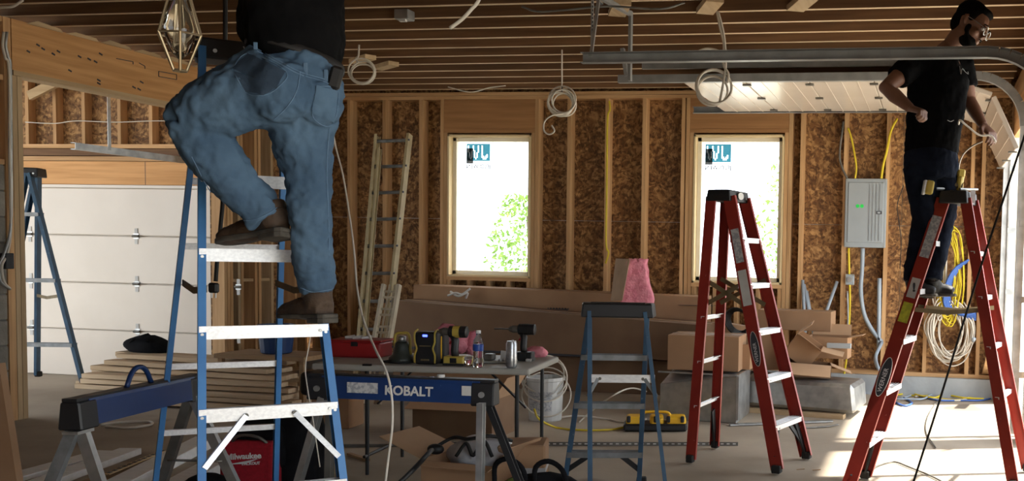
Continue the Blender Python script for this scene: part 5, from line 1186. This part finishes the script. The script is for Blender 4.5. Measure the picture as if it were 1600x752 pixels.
def hand(wrist, dirn, palm_n, curl, side=1, size=1.0, spread=.12):
    """lofts for palm, four bent fingers and a thumb; palm_n points out of the palm; side=+1 puts the thumb on dirn x palm_n"""
    d = V(dirn).normalized(); n = V(palm_n); n = (n-d*n.dot(d)).normalized(); s = d.cross(n)*side; L = []
    k = size; w_ = V(wrist); kn = w_+d*.09*k
    L.append(([w_, w_+d*.03*k, w_+d*.07*k, w_+d*.095*k], [(.027*k, .020*k), (.036*k, .018*k), (.042*k, .016*k), (.040*k, .013*k)], s))
    for i, (off, ln) in enumerate(((.030, .072), (.010, .082), (-.010, .076), (-.030, .060))):
        b = w_+d*.088*k+s*off*k; a = d*1.0+s*(off/.03*spread); a.normalize(); pts = [b]; ang = 0
        for seg, f in enumerate((.45, .32, .23)):
            ang += curl*(.9 if seg == 0 else 1.1); v = a*math.cos(ang)+n*math.sin(ang); pts.append(pts[-1]+v*(ln*f*k))
        L.append((pts, [.0095*k, .0092*k, .0085*k, .0065*k], None))
    tb = w_+d*.03*k+s*.028*k; td = (d*.6+s*.75+n*.25).normalized()
    p1_ = tb+td*.035*k; v2 = (d*.85+s*(.4-.5*curl)+n*.45*curl).normalized(); p2_ = p1_+v2*.03*k; p3_ = p2_+(v2+n*curl*.5-s*curl*.3).normalized()*.024*k
    L.append(([tb-td*.01, p1_, p2_, p3_], [.014*k, .0115*k, .0105*k, .008*k], None))
    return [(a, b) for a, b, c in L]
def boot(parent, heel, toe, ankle, sole_n, m='leather', w_=.048, name='boot'):
    heel, toe, ankle, n = V(heel), V(toe), V(ankle), V(sole_n).normalized(); ax = (toe-heel).normalized(); n = (n-ax*n.dot(ax)).normalized(); s = ax.cross(n)
    L = (toe-heel).length
    def ringp(f, half, h0, h1): return [heel+ax*(L*f)+s*(half*c)+n*(h0 if q < 0 else h1) for c, q in ((-1, -1), (1, -1), (1, 1), (-1, 1))]
    up = [([heel+ax*.035*1+n*.045, heel+ax*L*.35+n*.050, heel+ax*L*.6+n*.048, heel+ax*L*.85+n*.040, heel+ax*(L-.02)+n*.034], [(w_*.85, .045), (w_*.82, .048), (w_*.95, .044), (w_*1.02, .036), (w_*.8, .026)])]
    a = heel+ax*.07+n*.05
    up.append(([a, a.lerp(ankle, .5), ankle, a.lerp(ankle, 1.6)], [.052, .053, .056, .052]))
    o = organic(name, m, up, [], parent, .008, 3, 0, .006)
    out = [(0.0, .62), (.06, .9), (.3, .85), (.45, .78), (.62, .98), (.8, 1.05), (.93, .85), (1.0, .45)]
    poly = [heel+ax*(L*f)+s*(w_*h) for f, h in out]+[heel+ax*(L*f)-s*(w_*h) for f, h in out[::-1]]
    MB().prism([p+n*.010 for p in poly], n*.018).build('sole', 'sole', o, bev=.004)
    hp = [heel+ax*(L*f)+s*(w_*h) for f, h in out[:3]]+[heel+ax*(L*f)-s*(w_*h) for f, h in out[:3][::-1]]
    MB().prism([p-n*.008 for p in hp], n*.02).build('heel', 'sole', o, bev=.003)
    for i in range(4):
        c = heel+ax*(L*(.42+.07*i))+n*(.098-.005*i); MB().tube([c-s*.022, c+n*.004, c+s*.022+ax*.01], .003, 5).build('lace', 'black_cable', o)
    cuff = MB().ring(ankle-(ankle-a).normalized()*.004, .053, .006, ankle-a, 18, 6).build('collar', m, o)
    return o
def head(c, fwd, up, k=1.0):
    f = V(fwd).normalized(); u = V(up); u = (u-f*u.dot(f)).normalized(); s = f.cross(u); R = Matrix((s, f, u)).transposed()
    P = lambda x, y, z: c+(s*x+f*y+u*z)*k
    E = [(P(0, -.010, .025), (.074*k, .092*k, .088*k), R), (P(0, .018, -.045), (.056*k, .068*k, .062*k), R), (P(0, .045, -.085), (.034*k, .032*k, .026*k), R),
         (P(0, .082, .012), (.045*k, .018*k, .012*k), R), (P(.04, .055, -.028), (.022*k, .025*k, .02*k), R), (P(-.04, .055, -.028), (.022*k, .025*k, .02*k), R),
         (P(0, .083, -.058), (.024*k, .012*k, .006*k), R), (P(0, .080, -.069), (.02*k, .012*k, .006*k), R)]
    L = [([P(0, .080, .008), P(0, .098, -.018), P(0, .104, -.030)], [.008*k, .011*k, .014*k])]
    for q in (-1, 1):
        L.append(([P(q*.014, .088, -.034), P(q*.008, .096, -.036)], [.008*k, .008*k]))
        L.append(([P(q*.074, -.008, .022), P(q*.086, -.018, .012), P(q*.082, -.012, -.018), P(q*.072, -.002, -.028)], [.008*k, .012*k, .010*k, .007*k]))
    return E, L, P, R, (s, f, u)
def bvh(o):
    dg = bpy.context.evaluated_depsgraph_get(); dg.update(); return BVHTree.FromObject(o, dg)
def on(tree, org, px, py, lift=.003):
    r = ray(px, py).normalized(); hit, n, i, d = tree.ray_cast(CP-org, r)
    if hit is None: return None
    if n.dot(r) > 0: n = -n
    return hit+org+n*lift
def patch(tree, org, quad, m, name, parent, nx=10, ny=10, lift=.004, th=.0):
    mb = MB(); ok = True; q = [V((x, y, 0)) for x, y in quad]; idx = {}
    for j in range(ny+1):
        for i in range(nx+1):
            a = q[0].lerp(q[1], i/nx).lerp(q[3].lerp(q[2], i/nx), j/ny); h = on(tree, org, a.x, a.y, lift)
            if h is not None: idx[i, j] = len(mb.v); mb.v.append(h)
    for j in range(ny):
        for i in range(nx):
            k = [(i, j), (i+1, j), (i+1, j+1), (i, j+1)]
            if all(x in idx for x in k): mb.f.append(tuple(idx[x] for x in k))
    o = mb.build(name, m, parent, smooth=True)
    if th: s = o.modifiers.new('thick', 'SOLIDIFY'); s.thickness = th; s.offset = 0
    return o
def seam(tree, org, pts, m, name, parent, r=.0016, lift=.002):
    P = []
    for p in spline([V((x, y, 0)) for x, y in pts], 6):
        h = on(tree, org, p.x, p.y, lift)
        if h is not None: P.append(h)
    if len(P) > 2: return MB().tube(P, r, 5).build(name, m, parent)
# ------------------------------------------------------------------ man in blue jeans on the big blue ladder
d0 = 3.66
t = thing('person', 'man in black shirt, faded blue jeans and brown boots climbing the big blue ladder', 'person', V((0, 0, 0)))
cH = D(452, 130, d0); t.location = V((cH.x, cH.y, 1.09)); WL[t.name] = V(t.location)
hipS, hipR = D(478, 160, 3.68), D(425, 145, 3.58)
kneeS, ankS = D(482, 305, 3.72), D(492, 462, 3.86)
kneeR, ankR = D(303, 184, 3.55), D(424, 335, 3.72)
wst = D(463, 92, 3.66); chest = D(460, -40, 3.72); shC = D(458, -120, 3.76); nk = D(455, -165, 3.76); hd = D(452, -222, 3.74)
side = (D(530, 112, 3.74)-D(395, 64, 3.58)).normalized()
lofts = [([D(458, 150, 3.64), D(462, 115, 3.64), wst, chest, shC], [(.12, .10), (.12, .10), (.12, .10), (.13, .10), (.13, .09)]),
         ([shC, nk, hd], [.07, .055, .05]),
         ([hipS, kneeS, ankS, ankS-V((0, 0, .06))], [.085, .058, .034, .03]), ([hipR, kneeR, D(340, 250, 3.61), D(380, 298, 3.68), ankR], [.085, .060, .05, .04, .03])]
uv = ub.normalized()
armL = [shC-uv*.17, D(372, -190, 3.70), D(372, -262, 3.80)]; armR = [shC+uv*.19, D(556, -200, 3.60), D(520, -285, 3.75)]
for A in (armL, armR):
    A[2].z = min(A[2].z, 2.93); lofts.append((A, [.058, .044, .030])); lofts += hand(A[2], V((0, 0, 1)), vb, .35, 1)
E, L, P_, R_, ax3 = head(hd+V((0, 0, .02)), vb+V((0, 0, .5)), V((0, 0, 1))-vb*.4)
body = organic('body', 'skin', lofts+L, E, t, .009, 3)
MB().ell(P_(0, -.03, .045), (.080, .09, .078), 16, 10, R_).build('hair', 'hair', t, smooth=True)
for q in (-1, 1): MB().ell(P_(q*.031, .078, .005), (.013, .011, .009), 10, 7, R_).build('eye', 'eye', t, smooth=True)
# shirt
sh = [([D(468, 106, 3.66), D(464, 84, 3.66), D(461, 40, 3.69), D(460, -20, 3.72), D(458, -80, 3.75), D(457, -128, 3.77)], [(.150, .135), (.178, .145), (.202, .152), (.205, .155), (.20, .15), (.11, .10)])]
for A in (armL, armR): sh.append(([shC+(A[0]-shC)*.5, A[0], A[0].lerp(A[1], .62)], [.10, .085, .072]))
# orient the elliptical torso sections to his shoulders
shirt = organic('shirt', 'shirt_black', sh, [(D(395, 32, 3.62), (.055, .06, .11)), (D(455, -100, 3.75), (.2, .12, .1), Matrix((uv, vb, V((0, 0, 1)))).transposed())], t, .010, 5, .022, .008)
# jeans
je = [([D(465, 92, 3.66), D(458, 120, 3.65), D(452, 150, 3.65)], [(.160, .135), (.170, .150), (.150, .140)]),
      ([D(474, 135, 3.68), D(470, 185, 3.68), D(472, 225, 3.69), D(481, 270, 3.70), D(482, 300, 3.71), D(484, 345, 3.74), D(488, 395, 3.80), D(490, 412, 3.82), D(492, 428, 3.84), D(494, 440, 3.85), D(496, 456, 3.86)],
       [.135, .132, .108, .084, .078, .074, .070, .076, .068, .073, .066]),
      ([D(432, 130, 3.60), D(400, 145, 3.57), D(360, 158, 3.55), D(325, 172, 3.54), D(306, 186, 3.55)], [.148, .136, .122, .108, .098]),
      ([D(306, 184, 3.55), D(318, 215, 3.57), D(340, 250, 3.61), D(362, 280, 3.65), D(380, 298, 3.68), D(392, 310, 3.70), D(402, 322, 3.71), D(411, 335, 3.72), D(418, 345, 3.725)], [.096, .098, .092, .086, .078, .082, .072, .076, .072])]
jeans = organic('jeans', 'denim', je, [(D(438, 140, 3.52), (.11, .10, .12)), (D(498, 150, 3.62), (.085, .10, .12)), (D(296, 180, 3.56), (.075, .08, .08))], t, .008, 3, .026, .017)
bt = bvh(jeans); og = WL[t.name]
pk = patch(bt, og, [(364, 108), (388, 84), (446, 112), (432, 138)], 'denim_dark', 'back_pocket', jeans, lift=.005)
patch(bt, og, [(366, 112), (432, 136), (412, 148), (384, 143)], 'denim_dark', 'back_pocket_tip', pk, 8, 4, lift=.005)
pk2 = patch(bt, og, [(494, 134), (526, 142), (521, 190), (488, 176)], 'denim', 'back_pocket', jeans, lift=.006)
for pts in ([(363, 108), (384, 144), (410, 149), (434, 137), (447, 112), (389, 84), (363, 108)], [(495, 134), (488, 178), (506, 196), (522, 188), (527, 141), (495, 134)], [(469, 112), (464, 140), (450, 165), (428, 186)],
            [(400, 76), (430, 92), (467, 112), (500, 122), (526, 132)], [(402, 80), (430, 96), (467, 116), (500, 126), (526, 136)], [(378, 345), (400, 342), (420, 333), (436, 322)], [(470, 450), (490, 456), (518, 452)], [(300, 245), (330, 300), (368, 338)], [(514, 200), (510, 260), (512, 320), (514, 400)]):
    seam(bt, og, pts, 'denim_worn', 'stitching', jeans)
for px, py in ((399, 70), (474, 100), (508, 110)):
    h = on(bt, og, px, py+6, .008)
    if h: MB().bar(h-V((0, 0, .028)), h+V((0, 0, .014)), .012, .005, CF).build('belt_loop', 'denim_worn', jeans)
# belt round the waist
bc = wst+V((0, 0, .012)); bx = side; by = bx.cross(V((0, 0, 1))).normalized(); pts = [bc+bx*(math.cos(a)*.166)+by*(math.sin(a)*.145) for a in [2*math.pi*i/36 for i in range(37)]]
MB().tube(pts, [(.006, .018)]*37, 8, cap=False).build('belt', 'leather_black', t, smooth=True)
h = D(524, 122, 3.58); MB().box(h, (.045, .035, .085), rotm(0, .25, .5)).build('phone_pouch', 'leather_black', t, bev=.01)
# boots
boot(t, D(517, 502, 3.82), D(443, 501, 4.02), D(495, 458, 3.87), V((0, 0, 1)))
boot(t, D(450, 368, 3.70), D(343, 387, 3.86), D(424, 328, 3.73), V((.15, .1, 1)))
# ------------------------------------------------------------------ man in dark clothes on the right red ladder
d1 = 6.3
t = thing('person', 'bearded man with glasses in black t-shirt and dark jeans standing on the right red ladder', 'person', V((0, 0, 0)))
cH = D(1450, 240, d1); t.location = V((cH.x, cH.y, 1.2)); WL[t.name] = V(t.location); og = WL[t.name]
hd = D(1517, 40, 6.22); fwd = CR*.72-CF*.42-V((0, 0, .52)); upv = V((0, 0, 1))+CR*.55
E, L, P_, R_, ax3 = head(hd, fwd, upv, 1.17)
nk = D(1487, 72, 6.30); shc = D(1466, 96, 6.32)
elA, haA = D(1384, 138, 6.08), D(1422, 169, 5.98)
elB, haB = D(1514, 158, 6.42), D(1536, 196, 6.20)
sA, sB = D(1425, 102, 6.24), D(1505, 106, 6.42)
lofts = [([D(1455, 250, d1), D(1457, 225, d1), D(1464, 170, d1), D(1466, 125, d1), shc], [(.15, .11), (.135, .10), (.155, .11), (.175, .11), (.13, .09)]),
         ([shc, nk, P_(0, -.02, -.03)], [.085, .062, .062]),
         ([sA, elA.lerp(sA, .5), elA, elA.lerp(haA, .35), haA], [.062, .055, .047, .047, .030]), ([sB, sB.lerp(elB, .5), elB, elB.lerp(haB, .4), haB], [.06, .054, .046, .044, .029]),
         ([D(1437, 250, d1), D(1443, 345, d1), D(1427, 440, d1)], [.085, .055, .042]), ([D(1474, 250, d1+.06), D(1474, 345, d1+.05), D(1455, 440, d1+.02)], [.085, .055, .042])]
lofts += hand(haA, (D(1446, 176, 5.9)-haA), V((0, 0, -1))-CF*.2+CR*-.1, 1.15, 1, 1.12)
lofts += hand(haB, (D(1556, 216, 6.1)-haB), V((0, 0, -1))-CF*.3, .55, -1, 1.1)
body = organic('body', 'skin_tan_backlit', lofts+L, E, t, .0065, 2)
organic('hair', 'hair', [], [(P_(0, -.028, .050), (.092, .108, .096), R_), (P_(0, .035, .092), (.070, .050, .026), R_), (P_(0, -.065, .0), (.078, .056, .085), R_), (P_(.070, .005, .035), (.018, .03, .04), R_), (P_(-.070, .005, .035), (.018, .03, .04), R_)], t, .008, 2, .01)
organic('beard', 'hair', [([P_(-.066, .015, -.02), P_(-.058, .03, -.065), P_(-.03, .065, -.098), P_(0, .078, -.108), P_(.03, .065, -.098), P_(.058, .03, -.065), P_(.066, .015, -.02)], [.008, .014, .016, .017, .016, .014, .008]),
    ([P_(-.024, .090, -.052), P_(0, .098, -.046), P_(.024, .090, -.052)], [.005, .006, .005])], [(P_(0, .030, -.072), (.061, .066, .050), R_), (P_(.055, .015, -.03), (.012, .02, .035), R_), (P_(-.055, .015, -.03), (.012, .02, .035), R_)], t, .006, 2, .006)
g = []
for q in (-1, 1):
    MB().ell(P_(q*.034, .082, .002), (.014, .011, .010), 10, 7, R_).build('eye', 'eye', t, smooth=True)
    MB().tube([P_(q*.015, .100, .022), P_(q*.036, .098, .028), P_(q*.054, .084, .022)], .004, 5).build('eyebrow', 'hair', t)
gl_ = MB()
for q in (-1, 1):
    gl_.ring(P_(q*.034, .104, .000), .026, .0024, ax3[1], 18, 5); gl_.tube([P_(q*.060, .102, .004), P_(q*.082, .05, .008), P_(q*.086, -.01, .012)], .0022, 5)
gl_.tube([P_(-.010, .106, .004), P_(.010, .106, .004)], .002, 5)
go = gl_.build('glasses', 'galv', t)
for q in (-1, 1): MB().lathe(P_(q*.034, .104, .000), [(.025, -.0008), (.023, .0008)], 18, ax3[1]).build('lens', 'glass', go)
shirt = organic('shirt', 'shirt_black', [([D(1455, 240, d1), D(1457, 215, d1), D(1463, 165, d1), D(1466, 125, d1), D(1466, 103, d1), D(1476, 84, 6.31)], [(.172, .125), (.175, .13), (.185, .135), (.195, .135), (.165, .115), (.085, .08)]),
    ([D(1450, 104, 6.28), sA, sA.lerp(elA, .55)], [.095, .088, .078]), ([D(1482, 106, 6.38), sB, sB.lerp(elB, .6)], [.095, .086, .076])], [], t, .009, 5, .018, .008)
jeans = organic('jeans', 'denim_navy', [([D(1455, 232, d1), D(1455, 262, d1), D(1456, 282, d1)], [(.165, .125), (.172, .135), (.15, .125)]),
    ([D(1436, 262, d1), D(1440, 300, d1-.01), D(1443, 340, d1-.02), D(1435, 385, d1), D(1429, 420, d1), D(1427, 440, d1)], [.105, .092, .076, .068, .068, .066]),
    ([D(1474, 262, d1+.06), D(1476, 300, d1+.05), D(1476, 340, d1+.04), D(1465, 390, d1+.04), D(1458, 420, d1+.03), D(1456, 438, d1+.02)], [.105, .092, .075, .068, .068, .066])], [], t, .009, 4, .018, .01)
bs = bvh(shirt)
seam(bs, og, [(1499, 104), (1501, 116), (1503, 108), (1508, 112), (1513, 116), (1512, 112)], 'print_grey', 'chest_print', shirt, .0015, .003)
seam(bs, og, [(1480, 188), (1485, 190), (1490, 188)], 'print_grey', 'hem_tag', shirt, .002, .003)
boot(t, D(1412, 465, d1), D(1465, 466, d1-.02), D(1427, 436, d1), V((0, 0, 1)), 'leather_black')
boot(t, D(1442, 464, d1+.08), D(1494, 466, d1+.06), D(1456, 434, d1+.03), V((0, 0, 1)), 'leather_black')
# what he wears and holds
cable('held_wire', [D(1556, 222, 6.1), D(1548, 212, 6.08), D(1530, 211, 6.06), D(1510, 196, 6.02), D(1500, 188, 6.0), D(1498, 194, 6.1)], .006, 'romex_white', 'white wire the man in dark clothes holds in his lower hand', 'wire')
cable('held_wire', [D(1535, 221, 6.1), D(1520, 228, 6.15), D(1506, 240, 6.2), D(1499, 256, 6.25), D(1498, 275, 6.28)], .005, 'romex_white', 'thin wire hanging from the hand down to the right ladder cap', 'wire')
tt = thing('tape_measure', 'yellow and silver tape measure clipped at the hip of the man in dark jeans', 'tape measure', D(1450, 292, 6.12))
c = D(1452, 293, 6.10); MB().box(c, (.05, .05, .085), rotm(0, .15, .2)).build('body', 'yellow_dim', tt, bev=.012, segs=2); MB().box(c+V((-.03, 0, 0)), (.018, .045, .09), rotm(0, .15, .2)).build('chrome_side', 'alu', tt, bev=.004)
